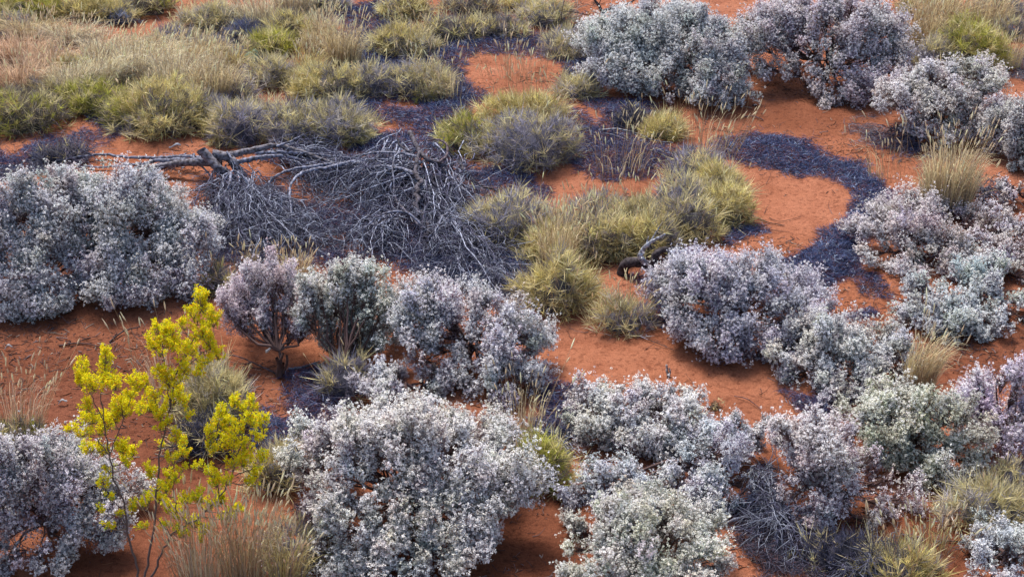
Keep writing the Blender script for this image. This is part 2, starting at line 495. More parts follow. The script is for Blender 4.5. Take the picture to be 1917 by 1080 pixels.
# ------------------------------------------------------------------ spinifex hummock
SP = {  # (tip/green colour, second colour, dead colour)
    'green': ((.50, .50, .11), (.58, .52, .20), (.26, .23, .20)),
    'olive': ((.68, .59, .25), (.76, .64, .34), (.27, .25, .27)),
    'grey': ((.66, .58, .32), (.54, .50, .46), (.30, .29, .37)),
    'straw': ((.80, .68, .42), (.70, .58, .36), (.42, .35, .28)),
    'pink': ((.80, .60, .42), (.74, .56, .40), (.46, .34, .27)),
    'cream': ((.87, .78, .56), (.76, .67, .48), (.42, .37, .33)),
    'blue': ((.28, .33, .46), (.22, .26, .38), (.16, .17, .28)),
    'teal': ((.36, .56, .46), (.30, .48, .42), (.24, .32, .3)),
    'dark': ((.19, .19, .23), (.14, .14, .20), (.10, .10, .15)),
    'brown': ((.30, .22, .15), (.26, .18, .12), (.15, .10, .08)),
}
def hummock(label, cx, yb, w, yt, style='olive', dead=.35, seed=1, nst=0, stl=.55, group=None, name='spinifex_clump', cat='spinifex clump',
            up=.3, nlen=(.10, .26), dens=1.0, depth=.85, lean=(0, 0), head=.13, tone=(.95, .78, .52), width=.0088):
    rng = np.random.default_rng(seed * 13 + 5)
    s = scale_at(yb)
    rx = w * s / 2 * 1.18
    A = (yb - yt) * s * (1.16 if yb < 300 else 1.04)
    ry = min(rx * depth, A * .62)
    hz = sqrt(max((A - ry * SINP) ** 2 - (ry * SINP) ** 2, .01)) / COSP * .95
    g = G(cx, yb); c = np.array([g[0] * (1 + ry / g[1]), g[1] + ry, 0]); c[2] = float(gh(c[0], c[1])) - .02
    T = thing(name, c, label, cat, group)
    tip, second, dc = map(np.array, SP[style])
    n = int(max(40, 2 * pi * (rx * ry + rx * hz) / 2 * 190 * dens))
    d = rdir(rng, n); d[:, 2] = np.abs(d[:, 2]) ** .85; d = norm(d)
    S = np.array([rx, ry, hz])
    lump = 1 + .24 * snoise(d * S + c, 6.0, seed + 3) + .07 * snoise(d * S + c, 16.0, seed + 4)
    pos = c + d * S * (lump * rng.uniform(.62, 1.0, n))[:, None]
    nd = norm(d / S)
    m = 15
    mixn = snoise(pos, 4.5, seed + 9)
    isdead = (mixn * .5 + .5 + rng.normal(size=n) * .22) < dead * 1.25 + .04
    base = np.where(isdead[:, None], dc, tip) * 1.0
    sec = rng.random((n, 1)) < .35
    base = np.where(sec & ~isdead[:, None], second, base)
    base = base * rng.uniform(.42, 1.3, (n, 1))
    dirs = norm(nd[:, None] * .62 + rng.normal(size=(n, m, 3)) * .55 + np.array([0, 0, up]))
    ln = rng.uniform(*nlen, (n, m)) * rng.uniform(.7, 1.25, (n, 1)) * min(1.0, max(.5, min(rx, hz) / .3))
    burst = rng.random(n) < .16
    ln = ln * np.where(burst, 1.3, 1.0)[:, None]
    base = np.where((burst & (rng.random(n) < .7))[:, None], np.array([.72, .64, .36]) * rng.uniform(.8, 1.15, (n, 1)), base)
    p0 = pos[:, None] + np.where(burst, .05, 0)[:, None, None] * nd[:, None] + rng.normal(size=(n, m, 3)) * .012 - dirs * .03
    col = base[:, None] * rng.uniform(.7, 1.3, (n, m, 1))
    st = rng.random((n, m, 1)) < .08
    col = np.where(st, np.array([.55, .46, .28]), col)
    a = Acc()
    a.leaves(p0.reshape(-1, 3), dirs.reshape(-1, 3), ln.ravel(), rng.uniform(width * .7, width * 1.3, n * m), col.reshape(-1, 3), rng)
    a.build('blades', M_BLADE, T)
    # thatch core
    U, Vv = 20, 9
    th = np.linspace(0, 2 * pi, U, endpoint=False); ph = np.linspace(0, pi / 2 * .98, Vv)
    TH, PH = np.meshgrid(th, ph, indexing='ij')
    dd = np.stack([np.cos(TH) * np.cos(PH), np.sin(TH) * np.cos(PH), np.sin(PH)], -1)
    lum = 1 + .24 * snoise(dd * S + c, 6.0, seed + 3)
    vv = c + dd * S * (.60 * lum)[..., None]
    vv[:, 0, 2] = c[2] - .05
    i, j = np.meshgrid(np.arange(U), np.arange(Vv - 1), indexing='ij'); i2 = (i + 1) % U
    f = np.stack([i * Vv + j, i2 * Vv + j, i2 * Vv + j + 1, i * Vv + j + 1], -1).reshape(-1, 4)
    t = Acc(); t.add(vv, f, dc * .35)
    t.build('thatch', M_THATCH, T)
    if nst:
        d2 = rdir(rng, nst); d2[:, 2] = np.abs(d2[:, 2]) + .25; d2 = norm(d2)
        rp = c + d2 * S * .75
        sd_ = norm(d2 * np.array([.32, .32, 0]) + np.array([lean[0], lean[1], 1.0]) + rng.normal(size=(nst, 3)) * .16)
        L = stl * rng.uniform(.55, 1.15, nst)
        stalks(rp, sd_, L, rng, headlen=head, tone=tone).build('seed_stalks', M_STRAW, T)
    return T

# ------------------------------------------------------------------ grass tussock (arching blades)
def tussock(label, cx, yb, w, yt, style='straw', seed=1, nb=900, nst=25, group=None, lean=(0, 0), tone=(.95, .80, .56), name='grass_tussock', cat='grass tussock', width=.0075, head=.13, stl=None, curl=.55):
    rng = np.random.default_rng(seed * 17 + 3)
    s = scale_at(yb); R = w * s / 2; A = (yb - yt) * s
    ry = min(R * .7, A * .5)
    h = max((A - ry * SINP) / COSP, .18) * 1.3
    g = G(cx, yb); c = np.array([g[0], g[1] + ry, 0]); c[2] = float(gh(c[0], c[1])) - .01
    T = thing(name, c, label, cat, group)
    tip, second, dc = map(np.array, SP[style])
    n = nb
    th = rng.uniform(0, 2 * pi, n); rr = np.sqrt(rng.random(n))
    p0 = c + np.stack([np.cos(th) * rr * R * .85, np.sin(th) * rr * ry * .6, np.zeros(n)], -1)
    outd = np.stack([np.cos(th), np.sin(th), np.zeros(n)], -1) * (rr * .9)[:, None] + rng.normal(size=(n, 3)) * .3 * np.array([1, 1, 0])
    hh = h * rng.uniform(.45, 1.05, n)
    p2 = p0 + outd * np.array([R, ry, 0]) * .75 + np.array([lean[0], lean[1], 0]) * hh[:, None]
    p2[:, 2] += hh * rng.uniform(.6, 1.0, n)
    p1 = p0 + (p2 - p0) * np.array([.25, .25, 0]) + np.array([0, 0, 1]) * (hh * (.75 + curl * .4))[:, None]
    pp = bezier(p0, p1, p2, 5)
    W = np.array([1, 1, .85, .6, .15])[None] * (width * rng.uniform(.7, 1.3, n))[:, None]
    pick = rng.random((n, 1))
    col = np.where(pick < .5, tip, np.where(pick < .78, second, dc)) * rng.uniform(.7, 1.25, (n, 1))
    cc = col[:, None] * np.linspace(.8, 1.1, 5)[None, :, None]
    a = Acc(); a.ribbons(pp, W, cc, rng)
    # low dead skirt
    k = nb // 2
    th = rng.uniform(0, 2 * pi, k); rr = np.sqrt(rng.random(k))
    q = c + np.stack([np.cos(th) * rr * R * .75, np.sin(th) * rr * ry * .75, rng.uniform(0, .1, k)], -1)
    dq = norm(np.stack([np.cos(th) * .6, np.sin(th) * .6, np.full(k, .35)], -1) + rng.normal(size=(k, 3)) * .5)
    dq[:, 2] = np.abs(dq[:, 2])
    a.leaves(q, dq, rng.uniform(.1, .25, k), width, dc * rng.uniform(.6, 1.2, (k, 1)), rng)
    a.build('blades', M_STRAW, T)
    if nst:
        th = rng.uniform(0, 2 * pi, nst); rr = np.sqrt(rng.random(nst))
        wid = .6 if nb > 120 else 1.15
        q = c + np.stack([np.cos(th) * rr * R * wid, np.sin(th) * rr * ry * wid, np.zeros(nst)], -1)
        dq = norm(np.stack([np.cos(th) * rr * .3 + lean[0], np.sin(th) * rr * .3 + lean[1], np.ones(nst)], -1) + rng.normal(size=(nst, 3)) * .1)
        stalks(q, dq, (stl or h) * rng.uniform(.65, 1.2, nst), rng, headlen=head, tone=tone).build('seed_stalks', M_STRAW, T)
    return T

# ------------------------------------------------------------------ dead flattened mats
def dead_mat(label, poly, seed=1, dens=5600, tone='blue', height=.15, group=None, name='dead_spinifex_mat', cat='dead spinifex', edge=32, holes=.02, length=(.05, .15), flow=None):
    rng = np.random.default_rng(seed * 11 + 1)
    P = np.array(poly, float); sz_ = (P.max(0) - P.min(0)) / 2; P = P.mean(0) + (P - P.mean(0)) * (1 + np.array([13.0, 7.0]) / sz_)
    poly = [tuple(q) for q in P]
    x0, x1, y0, y1 = P[:, 0].min() - 10, P[:, 0].max() + 10, P[:, 1].min() - 10, P[:, 1].max() + 10
    s = scale_at((y0 + y1) / 2)
    area = (x1 - x0) * (y1 - y0) * s * s / .46
    n = int(area * dens)
    Q = np.stack([rng.uniform(x0, x1, n), rng.uniform(y0, y1, n)], -1)
    ins = in_poly(Q, poly); de = poly_dist(Q, poly); sdv = np.where(ins, de, -de)
    g = G(Q[:, 0], Q[:, 1])
    nz = snoise(g[:, :2], 6.0, seed) * .7 + snoise(g[:, :2], 18.0, seed + 1) * .5
    keep = (sdv / edge + nz * 1.0 > holes) & (rng.random(n) < np.clip(sdv / edge * .5 + .5, .06, 1))
    g = g[keep]; sdv = np.clip(sdv[keep], 0, 60); n = len(g)
    hgt = height * np.clip(sdv / 30, .15, 1) * (.75 + .35 * nz[keep])
    g[:, 2] = gh(g[:, 0], g[:, 1]) + np.clip(hgt, .004, None) * rng.random(n) ** .6 + .003
    d = rdir(rng, n); d[:, 2] *= .35
    if flow is not None: d = d * .8 + np.array([flow[0], flow[1], 0]) * np.sign(rng.normal(size=(n, 1)))
    # swirl in little tufts
    ang = snoise(g[:, :2], 5.0, seed + 5) * 3
    d = norm(d + np.stack([np.cos(ang), np.sin(ang), np.zeros(n)], -1) * .7)
    pal = {'blue': [(.045, .062, .145), (.085, .115, .23), (.022, .026, .055), (.30, .37, .52), (.11, .05, .08)],
           'purple': [(.050, .055, .12), (.085, .095, .19), (.030, .028, .055), (.28, .32, .44), (.15, .055, .06)],
           'grey': [(.16, .16, .2), (.22, .22, .27), (.08, .07, .1), (.3, .3, .34), (.13, .08, .08)],
           'dark': [(.06, .055, .085), (.09, .085, .12), (.03, .027, .038), (.24, .23, .28), (.11, .05, .05)]}[tone]
    pal = np.array(pal)
    pi_ = rng.choice(5, n, p=[.36, .25, .2, .08, .11])
    col = pal[pi_] * rng.uniform(.7, 1.3, (n, 1))
    c = np.array([g[:, 0].mean(), g[:, 1].mean(), 0.0]); c[2] = float(gh(c[0], c[1]))
    T = Acc()
    ln = rng.uniform(*length, n)
    p2 = g + d * ln[:, None]; p2[:, 2] = np.maximum(p2[:, 2], gh(p2[:, 0], p2[:, 1]) + .002)
    pm = (g + p2) / 2 + rng.normal(size=(n, 3)) * .012; pm[:, 2] = np.maximum(pm[:, 2], gh(pm[:, 0], pm[:, 1]) + .004)
    pp = np.stack([g, pm, p2], 1)
    W = np.array([.7, 1, .3])[None] * rng.uniform(.0028, .0065, (n, 1))
    T.ribbons(pp, W, col, rng)
    root = thing(name, c, label, cat, group)
    T.build('dead_blades', M_THATCH, root)
    return root

# ------------------------------------------------------------------ dead wood
def limb(a, pts, r0, r1, col=(.24, .25, .28), seed=0, K=None, sides=8, wob=.006, knots=.06):
    """pts: (px, py, height). smooth path through the points"""
    rng = np.random.default_rng(seed + 77)
    P = np.array([G(p[0], p[1], p[2]) + np.array([0, 0, 0]) for p in pts])
    P[:, 2] += gh(P[:, 0], P[:, 1])
    n = len(P); K = K or n * 5
    t = np.linspace(0, n - 1, K); out = np.zeros((K, 3))
    for k, tk in enumerate(t):
        i = min(int(tk), n - 2); u = tk - i
        p0 = P[max(i - 1, 0)]; p1 = P[i]; p2 = P[i + 1]; p3 = P[min(i + 2, n - 1)]
        out[k] = .5 * ((2 * p1) + (-p0 + p2) * u + (2 * p0 - 5 * p1 + 4 * p2 - p3) * u * u + (-p0 + 3 * p1 - 3 * p2 + p3) * u ** 3)
    out[1:-1] += rng.normal(size=(K - 2, 3)) * wob * min(1, r0 / .03)
    out[:, 2] = np.maximum(out[:, 2], gh(out[:, 0], out[:, 1]) + .01)
    R = np.linspace(r0, r1, K) * (1 + rng.normal(size=K) * knots); R = np.convolve(np.r_[R[0], R, R[-1]], [.25, .5, .25], 'valid')
    R[-1] *= .4
    a.tubes(out[None], R[None], sides, np.array(col)[None] * rng.uniform(.85, 1.15))
    return out

def walks(rng, start, d, length, K, wob, droop, floor=.008):
    n = len(start); P = np.zeros((n, K, 3)); P[:, 0] = start; d = norm(d); step = (length / (K - 1))[:, None]
    for k in range(1, K):
        d = norm(d + rng.normal(size=(n, 3)) * wob + np.array([0, 0, -droop]))
        P[:, k] = P[:, k - 1] + d * step
        gz = gh(P[:, k, 0], P[:, k, 1]) + floor
        low = P[:, k, 2] < gz
        P[low, k, 2] = gz[low]; d[low, 2] = np.abs(d[low, 2]) * .3
    return P

def spawn(rng, P, n, spread, tmin=.15):
    """child starts and directions from parent paths P (N,K,3)"""
    N, K, _ = P.shape
    i = rng.integers(0, N, n); t = rng.uniform(tmin, .97, n) * (K - 1); k = np.minimum(t.astype(int), K - 2); u = (t - k)[:, None]
    s = P[i, k] * (1 - u) + P[i, k + 1] * u
    d = norm(P[i, k + 1] - P[i, k])
    return s, norm(d + rng.normal(size=(n, 3)) * spread * np.array([1, 1, .6]))

def fan(rng, origins, targets, n, hmid=.25, K=10, wob=.03, jit=14, zend=.03, oj=(9, 6)):
    """long branches from origin pixels (px,py,z) to target pixels (px,py)"""
    o = np.array(origins, float); t = np.array(targets, float)
    oi = o[rng.integers(0, len(o), n)]
    k = rng.uniform(0, len(t) - 1.001, n); ki = k.astype(int); u = (k - ki)[:, None]
    tt = t[ki] * (1 - u) + t[ki + 1] * u + rng.normal(size=(n, 2)) * jit
    oi = oi * np.array([1, 1, .62])
    A = G(oi[:, 0] + rng.normal(size=n) * oj[0], oi[:, 1] + rng.normal(size=n) * oj[1], oi[:, 2])
    frac = rng.uniform(.55, 1.0, n)[:, None]
    Bp = oi[:, :2] + (tt - oi[:, :2]) * frac
    zc = (oi[:, 2] * (1 - frac[:, 0]) * .7 + zend + rng.random(n) * .08)
    B = G(Bp[:, 0], Bp[:, 1], zc)
    M = (A + B) / 2; M[:, 2] += hmid * rng.uniform(.2, 1.2, n); M += rng.normal(size=(n, 3)) * .09 * np.array([1, 1, .3])
    P = bezier(A, M, B, K)
    w = np.cumsum(rng.normal(size=P.shape) * wob * .8, 1); w -= w[:, :1]
    tq = np.linspace(0, 1, K)[None, :, None]
    amp = rdir(rng, n)[:, None] * np.array([1, 1, .5]) * rng.uniform(.03, .17, (n, 1, 1))
    P = P + w + amp * np.sin(tq * rng.uniform(3, 9, (n, 1, 1)) + rng.uniform(0, 6, (n, 1, 1))) * tq ** .7
    P[:, :, 2] = np.maximum(P[:, :, 2], gh(P[:, :, 0], P[:, :, 1]) + .008)
    return P

def taper(n, K, r0, r1, rng):
    return np.linspace(1, 0, K)[None] * (r0 - r1) * rng.uniform(.6, 1.2, (n, 1)) + r1

GREY = np.array([.29, .315, .40]); DGREY = np.array([.075, .075, .12])
def wcol(rng, n, base=GREY, dark=.4):
    c = base * rng.uniform(.65, 1.35, (n, 1))
    return np.where(rng.random((n, 1)) < dark, DGREY * rng.uniform(.5, 1.4, (n, 1)), c)

# ================================================================== SILVER BUSHES
B = silver_bush
GB = None
B('largest silver-leaved bush, at the left edge below the long grey fallen limb',
  [(-60, 400), (0, 345), (60, 325), (150, 330), (240, 320), (290, 345), (340, 385), (395, 420), (407, 465), (375, 510), (392, 560), (350, 580), (265, 585), (230, 612), (160, 592), (90, 612), (0, 606), (-60, 590)], 'white', 1, depth=.40, lobe=.27)
B('round bright white bush beside the bare sand circle near the top',
  [(1085, 130), (1095, 70), (1140, 42), (1200, 8), (1290, 20), (1340, 30), (1390, 55), (1420, 90), (1425, 130), (1400, 170), (1370, 205), (1330, 224), (1280, 205), (1230, 197), (1190, 185), (1150, 168), (1090, 152)], 'white', 2, lobe=.27)
B('wide open grey-white bush at the top edge, behind the bare brown sand slope',
  [(1400, 60), (1430, 15), (1500, -5), (1600, -10), (1660, 20), (1700, 60), (1705, 120), (1690, 165), (1640, 190), (1580, 214), (1530, 205), (1490, 180), (1430, 155), (1398, 110)], 'pink', 3, lobe=.26, dens=.9)
B('pale lilac-white bush at the upper right edge, in front of the round green spinifex clump',
  [(1655, 190), (1690, 155), (1750, 130), (1830, 120), (1880, 140), (1885, 200), (1900, 260), (1890, 312), (1840, 290), (1760, 280), (1700, 262), (1668, 230)], 'pink', 4, lobe=.25)
B('silver bush cut by the right frame edge, touching the pale lilac-white bush',
  [(1870, 250), (1885, 205), (1930, 185), (1980, 220), (1980, 330), (1905, 328), (1872, 300)], 'cool', 5, lobe=.23)
B('wide grey-white bush at the right edge beside the dark curved mat',
  [(1590, 452), (1640, 420), (1690, 400), (1750, 400), (1800, 425), (1870, 418), (1917, 430), (1990, 470), (1990, 570), (1900, 560), (1840, 540), (1760, 545), (1690, 530), (1640, 510), (1600, 490)], 'pink', 6, lobe=.25)
B('blue-tinted silver bush low at the right edge, just in front of a wide grey-white bush',
  [(1680, 570), (1700, 540), (1760, 545), (1820, 520), (1870, 512), (1930, 525), (1990, 560), (1960, 620), (1870, 650), (1790, 660), (1705, 625)], 'cool', 7, lobe=.24)
B('tall silver bush right of centre, next to the black curved dead limb',
  [(1240, 540), (1262, 490), (1300, 480), (1335, 465), (1395, 480), (1440, 472), (1460, 530), (1505, 530), (1530, 570), (1562, 600), (1580, 640), (1520, 700), (1460, 700), (1400, 698), (1340, 705), (1262, 645), (1245, 600)], 'cool', 8, lobe=.26)
B('spreading blue-white bush in front of the tall silver bush, reaching the thin straw grass',
  [(1440, 660), (1500, 630), (1560, 590), (1585, 630), (1640, 640), (1690, 625), (1722, 690), (1705, 738), (1640, 745), (1560, 772), (1500, 742), (1450, 705)], 'cool', 9, lobe=.24)
B('bright white bush in the middle, at the edge of the open orange sand',
  [(735, 625), (750, 545), (800, 530), (860, 530), (910, 560), (955, 585), (1010, 600), (1042, 650), (1032, 710), (1010, 762), (940, 782), (880, 762), (820, 730), (760, 700)], 'white', 10, lobe=.26)
B('green-tinged silver bush between a leafless-looking mauve bush and the bright white bush in the middle',
  [(552, 565), (580, 520), (640, 493), (710, 500), (735, 545), (745, 610), (735, 672), (680, 695), (610, 692), (580, 650), (556, 610)], 'green', 11, lobe=.23, dens=1.1, gap=-.4, base=(640, 716))
B('thin mauve-grey bush with bare forked brown stems showing under its raised crown',
  [(400, 555), (440, 520), (520, 488), (572, 520), (585, 600), (600, 640), (545, 662), (455, 645), (408, 612)], 'mauve', 12, lobe=.21, dens=1.1, gap=-.4, base=(527, 705), leaf=.85, name='mauve_bush')
B('small blue-white bush tucked in front of the bright white bush in the middle',
  [(670, 730), (690, 702), (730, 698), (790, 712), (848, 720), (838, 768), (785, 795), (705, 788)], 'cool', 13, lobe=.20)
B('broad silver bush filling the bottom centre-left, right of the yellow shrub',
  [(522, 880), (560, 810), (640, 780), (700, 790), (780, 768), (830, 795), (862, 785), (905, 805), (930, 840), (1000, 835), (1030, 890), (1010, 940), (960, 965), (930, 1010), (910, 1060), (890, 1120), (760, 1150), (640, 1140), (600, 1060), (590, 960), (540, 925)], 'white', 14, lobe=.26, depth=.55)
B('white bush with three upright tufts in front of the open orange sand',
  [(1062, 800), (1075, 760), (1092, 772), (1120, 722), (1150, 755), (1195, 712), (1225, 760), (1262, 725), (1300, 760), (1300, 800), (1290, 845), (1250, 878), (1200, 888), (1100, 865)], 'white', 16, lobe=.21)
B('blue-white bush below the bush with three upright tufts, left of the heap of fallen twigs',
  [(1045, 905), (1100, 875), (1180, 865), (1250, 850), (1310, 805), (1350, 800), (1400, 840), (1405, 910), (1380, 975), (1300, 980), (1200, 965), (1075, 985), (1048, 945)], 'cool', 17, lobe=.25)
B('pale bush filling the bottom edge right of the brown sand gap',
  [(1035, 1045), (1075, 990), (1160, 945), (1260, 955), (1345, 1000), (1368, 1070), (1350, 1150), (1200, 1160), (1080, 1140)], 'green', 18, lobe=.25)
B('small thin white bush with a few upright sprigs, beside the grey stick on the sand',
  [(1358, 830), (1372, 768), (1392, 765), (1408, 800), (1428, 785), (1444, 800), (1425, 850), (1405, 880), (1372, 872)], 'pink', 19, lobe=.13, dens=.8)
B('open ragged silver bush standing over the heap of fallen twigs at lower right',
  [(1440, 850), (1448, 790), (1475, 755), (1500, 790), (1525, 755), (1560, 790), (1600, 800), (1625, 860), (1660, 900), (1700, 890), (1735, 935), (1700, 985), (1610, 1005), (1540, 1025), (1480, 965), (1445, 910)], 'pink', 20, lobe=.22, dens=.75, gap=.25)
B('cream-tinted bush at lower right behind the open ragged bush',
  [(1600, 810), (1612, 745), (1665, 722), (1720, 745), (1770, 740), (1825, 770), (1842, 840), (1825, 905), (1745, 935), (1680, 905), (1615, 870)], 'cream', 21, lobe=.23, dens=.85)
B('reddish-grey bush at the right frame edge above the tangled olive hummock',
  [(1800, 740), (1830, 695), (1880, 672), (1940, 670), (1990, 700), (1990, 880), (1900, 885), (1845, 865), (1810, 810)], 'mauve', 22, lobe=.25, dens=.9)
B('small silver bush in the bottom right corner of the photo',
  [(1800, 1070), (1850, 1015), (1920, 990), (1980, 1010), (1980, 1130), (1820, 1130)], 'white', 23, lobe=.24)
B('blue-grey bush in the bottom left corner, behind the yellow shrub stems',
  [(-60, 840), (0, 822), (60, 818), (130, 835), (180, 875), (240, 900), (250, 950), (230, 1010), (180, 1060), (100, 1090), (-60, 1110)], 'cool', 24, lobe=.26, depth=.4)
B('small patch of pinkish-white bush at the right frame edge above the dark sand',
  [(1855, 378), (1885, 345), (1940, 342), (1960, 380), (1890, 398)], 'pink', 25, lobe=.14)
B('tiny white bush seedling behind the right-hand dry grass clump, touching the wide grey-white bush',
  [(1712, 400), (1745, 372), (1800, 378), (1822, 410), (1780, 425), (1730, 420)], 'pink', 26, lobe=.13)

# ================================================================== SPINIFEX
S = hummock
GS = 'spinifex hummocks'
S('bright green spinifex clump at the left edge above the blue dead strip', 52, 258, 140, 176, 'green', .22, 1, group=GS)
S('green spinifex clump second from the left edge, beside the biggest left clump', 168, 232, 120, 166, 'green', .25, 2, group=GS)
S('big olive spinifex clump standing just above the orange sand by the fallen limb', 310, 272, 175, 160, 'olive', .12, 3, nst=45, stl=.5, group=GS)
S('half-dead spinifex clump with yellow base right of the big olive clump', 448, 278, 110, 185, 'grey', .45, 4, nst=8, group=GS)
S('grey spinifex clump with yellow tufts directly behind the fallen limb', 560, 282, 130, 200, 'grey', .5, 5, nst=4, group=GS)
S('round olive-grey spinifex clump at the upper end of the fallen limb, beside blue mat', 640, 280, 110, 198, 'grey', .35, 6, group=GS)
S('olive spinifex clump under the tall pale grass, left of the sand circle', 612, 198, 125, 130, 'olive', .2, 7, nst=10, group=GS)
S('low grey-green spinifex clump left of the olive clump under the tall pale grass', 512, 172, 105, 112, 'grey', .35, 8, nst=3, group=GS)
S('dark grey spinifex clump between two olive ones, left of the sand circle', 690, 188, 90, 120, 'grey', .55, 9, nst=5, group=GS)
S('grey spinifex clump with small bright green tuft at its foot, left of the sand circle', 785, 190, 120, 118, 'grey', .4, 10, nst=8, group=GS)
S('olive spinifex dome near the top, beside the tall white grass', 540, 82, 95, 28, 'olive', .12, 11, nst=6, group=GS)
S('olive spinifex clump in front of the dome near the top', 515, 112, 95, 62, 'green', .3, 12, group=GS)
S('olive spinifex clump at the left end of the ridge above the sand circle', 748, 104, 95, 50, 'olive', .3, 13, nst=16, group=GS)
S('middle spinifex clump of the ridge above the sand circle', 846, 84, 125, 32, 'olive', .25, 14, nst=18, group=GS)
S('spinifex clump at the right end of the ridge above the sand circle', 936, 76, 95, 34, 'olive', .35, 15, nst=6, group=GS)
S('grey spinifex clump behind the ridge, near the top edge at centre', 1020, 50, 95, 2, 'grey', .4, 16, nst=3, group=GS)
S('dull olive spinifex clump at the left foot of the round bright white bush', 1080, 118, 120, 60, 'grey', .3, 17, nst=2, group=GS)
S('small grey spinifex clump below the right side of the sand circle', 1080, 196, 80, 150, 'grey', .4, 18, nst=2, group=GS)
S('tall olive clump behind the big grey central clump, with many stalks over the sand circle', 985, 250, 145, 182, 'olive', .3, 19, nst=46, stl=.75, group=GS)
S('small bright olive spinifex clump on the left side of the big grey central clump', 885, 290, 95, 220, 'green', .1, 20, group=GS)
S('big grey-olive spinifex clump in the upper centre above the bare sand', 1002, 328, 180, 212, 'grey', .36, 21, nst=10, group=GS, nlen=(.11, .24))
S('small olive spinifex clump under the round bright white bush', 1238, 266, 82, 215, 'olive', .15, 22, nst=6, group=GS)
S('grey spinifex clump on the right side of the fallen twigs', 950, 470, 155, 350, 'grey', .42, 23, nst=4, group=GS)
S('grey-topped spinifex clump at the upper end of the crescent ridge', 1298, 349, 104, 280, 'grey', .45, 24, nst=14, stl=.6, group=GS)
S('straw-olive spinifex clump just inside the upper end of the crescent ridge', 1343, 384, 99, 302, 'olive', .25, 241, nst=6, stl=.5, group=GS)
S('olive spinifex clump at the outer bend of the crescent ridge', 1356, 432, 89, 342, 'olive', .12, 25, nst=4, group=GS)
S('half-grey spinifex clump filling the inner bend of the crescent ridge', 1283, 429, 124, 337, 'grey', .35, 242, nst=8, group=GS)
S('spinifex clump in the middle of the crescent ridge, facing the bare sand', 1288, 466, 99, 384, 'olive', .2, 26, nst=5, group=GS)
S('spinifex clump of the crescent ridge directly behind the black curved limb', 1220, 486, 109, 397, 'olive', .25, 27, nst=10, group=GS)
S('pale olive clump on the back of the crescent ridge, half way along it', 1203, 439, 114, 364, 'grey', .35, 243, nst=12, stl=.5, group=GS)
S('low olive clump of the crescent ridge next to the straw-filled left end', 1158, 494, 99, 407, 'olive', .3, 244, nst=16, group=GS)
S('spinifex clump at the left end of the crescent ridge, full of straw stalks', 1098, 496, 119, 392, 'olive', .35, 28, nst=34, stl=.55, group=GS)
S('grey clump behind the left end of the crescent ridge', 1118, 429, 99, 367, 'grey', .45, 245, nst=12, stl=.5, group=GS)
S('straw-yellow clump between the crescent ridge and the tall olive clump', 1040, 500, 110, 400, 'olive', .2, 246, nst=30, stl=.5, group=GS)
S('tall olive spinifex clump at the far left corner of the open orange sand', 1045, 602, 140, 470, 'olive', .25, 29, nst=30, stl=.6, group=GS)
S('small round isolated spinifex clump on the orange sand in the centre', 1165, 630, 100, 556, 'grey', .3, 30, nst=40, stl=.42, group=GS)
S('bright green domed spinifex clump at the upper right', 1812, 148, 125, 52, 'green', .05, 31, nst=6, group=GS)
S('dull brown-green spinifex clump between a white bush and the green dome at upper right', 1738, 152, 85, 80, 'grey', .35, 32, group=GS)
S('tangled olive-grey spinifex hummock near the bottom right corner', 1862, 1005, 185, 912, 'grey', .25, 33, nst=5, group=GS, nlen=(.14, .28))
S('dull grassy hummock behind the yellow shrub', 402, 815, 130, 690, 'grey', .25, 34, nst=14, group=GS, up=.7, nlen=(.14, .3))
S('olive hummock between the yellow shrub and the broad silver bush', 520, 935, 90, 842, 'olive', .35, 35, nst=0, group=GS, up=.5)
S('green spinifex clump behind the blue-grey bush in the bottom left corner', 40, 850, 120, 798, 'green', .2, 36, nst=0, group=GS, up=.4)
S('dim green hummock wedged between two silver bushes at bottom centre', 1010, 935, 105, 832, 'green', .35, 37, nst=16, group=GS)
S('dull tan hummock beside the small blue-white bush in the middle', 645, 745, 85, 662, 'grey', .3, 38, nst=3, group=GS, up=.5)
S('small olive hummock between the largest bush and the mauve bush', 415, 560, 70, 500, 'olive', .35, 39, nst=6, group=GS)
S('olive hummock at the bottom edge under the bright seed heads, lower right', 1690, 1115, 120, 1035, 'olive', .25, 40, nst=16, stl=.6, group=GS, up=.5)
S('olive spinifex mound in the very top left corner of the photo', 60, 45, 150, -5, 'green', .3, 41, group=GS)
S('olive spinifex mound along the top edge above the pink sand patch', 175, 45, 140, -5, 'olive', .3, 42, nst=6, group=GS)
S('olive spinifex mound at the top edge left of the pink sand path', 270, 26, 110, -20, 'green', .25, 43, group=GS)
S('brown-olive spinifex mound at the top edge, right of the pink sand path', 400, 66, 130, 5, 'grey', .3, 44, nst=6, group=GS)
S('brown-grey spinifex mound right of the pink sand path, under a mound at the top edge', 330, 100, 110, 52, 'grey', .4, 45, nst=10, group=GS)
S('low dark blue-grey tuft beside the teal plant near the top left', 220, 48, 70, 20, 'blue', .3, 46, name='blue_grey_tuft', cat='desert tuft')
S('dusky blue tuft left of the olive spinifex dome near the top', 462, 84, 70, 42, 'blue', .3, 47, name='blue_grey_tuft', cat='desert tuft')
S('teal-green leafy plant near the top left beside the blue-grey tuft', 190, 42, 26, 16, 'teal', .1, 48, name='teal_plant', cat='plant', width=.012, nlen=(.05, .09))
S('teal-green leafy plant among pale grass right of the golden tussocks', 470, 122, 55, 96, 'teal', .1, 49, name='teal_plant', cat='plant', width=.012, nlen=(.05, .1))
S('dark dead tuft on the sand at the foot of the left fallen limb', 112, 308, 92, 272, 'dark', .4, 50, name='dead_tuft', cat='dead tuft')
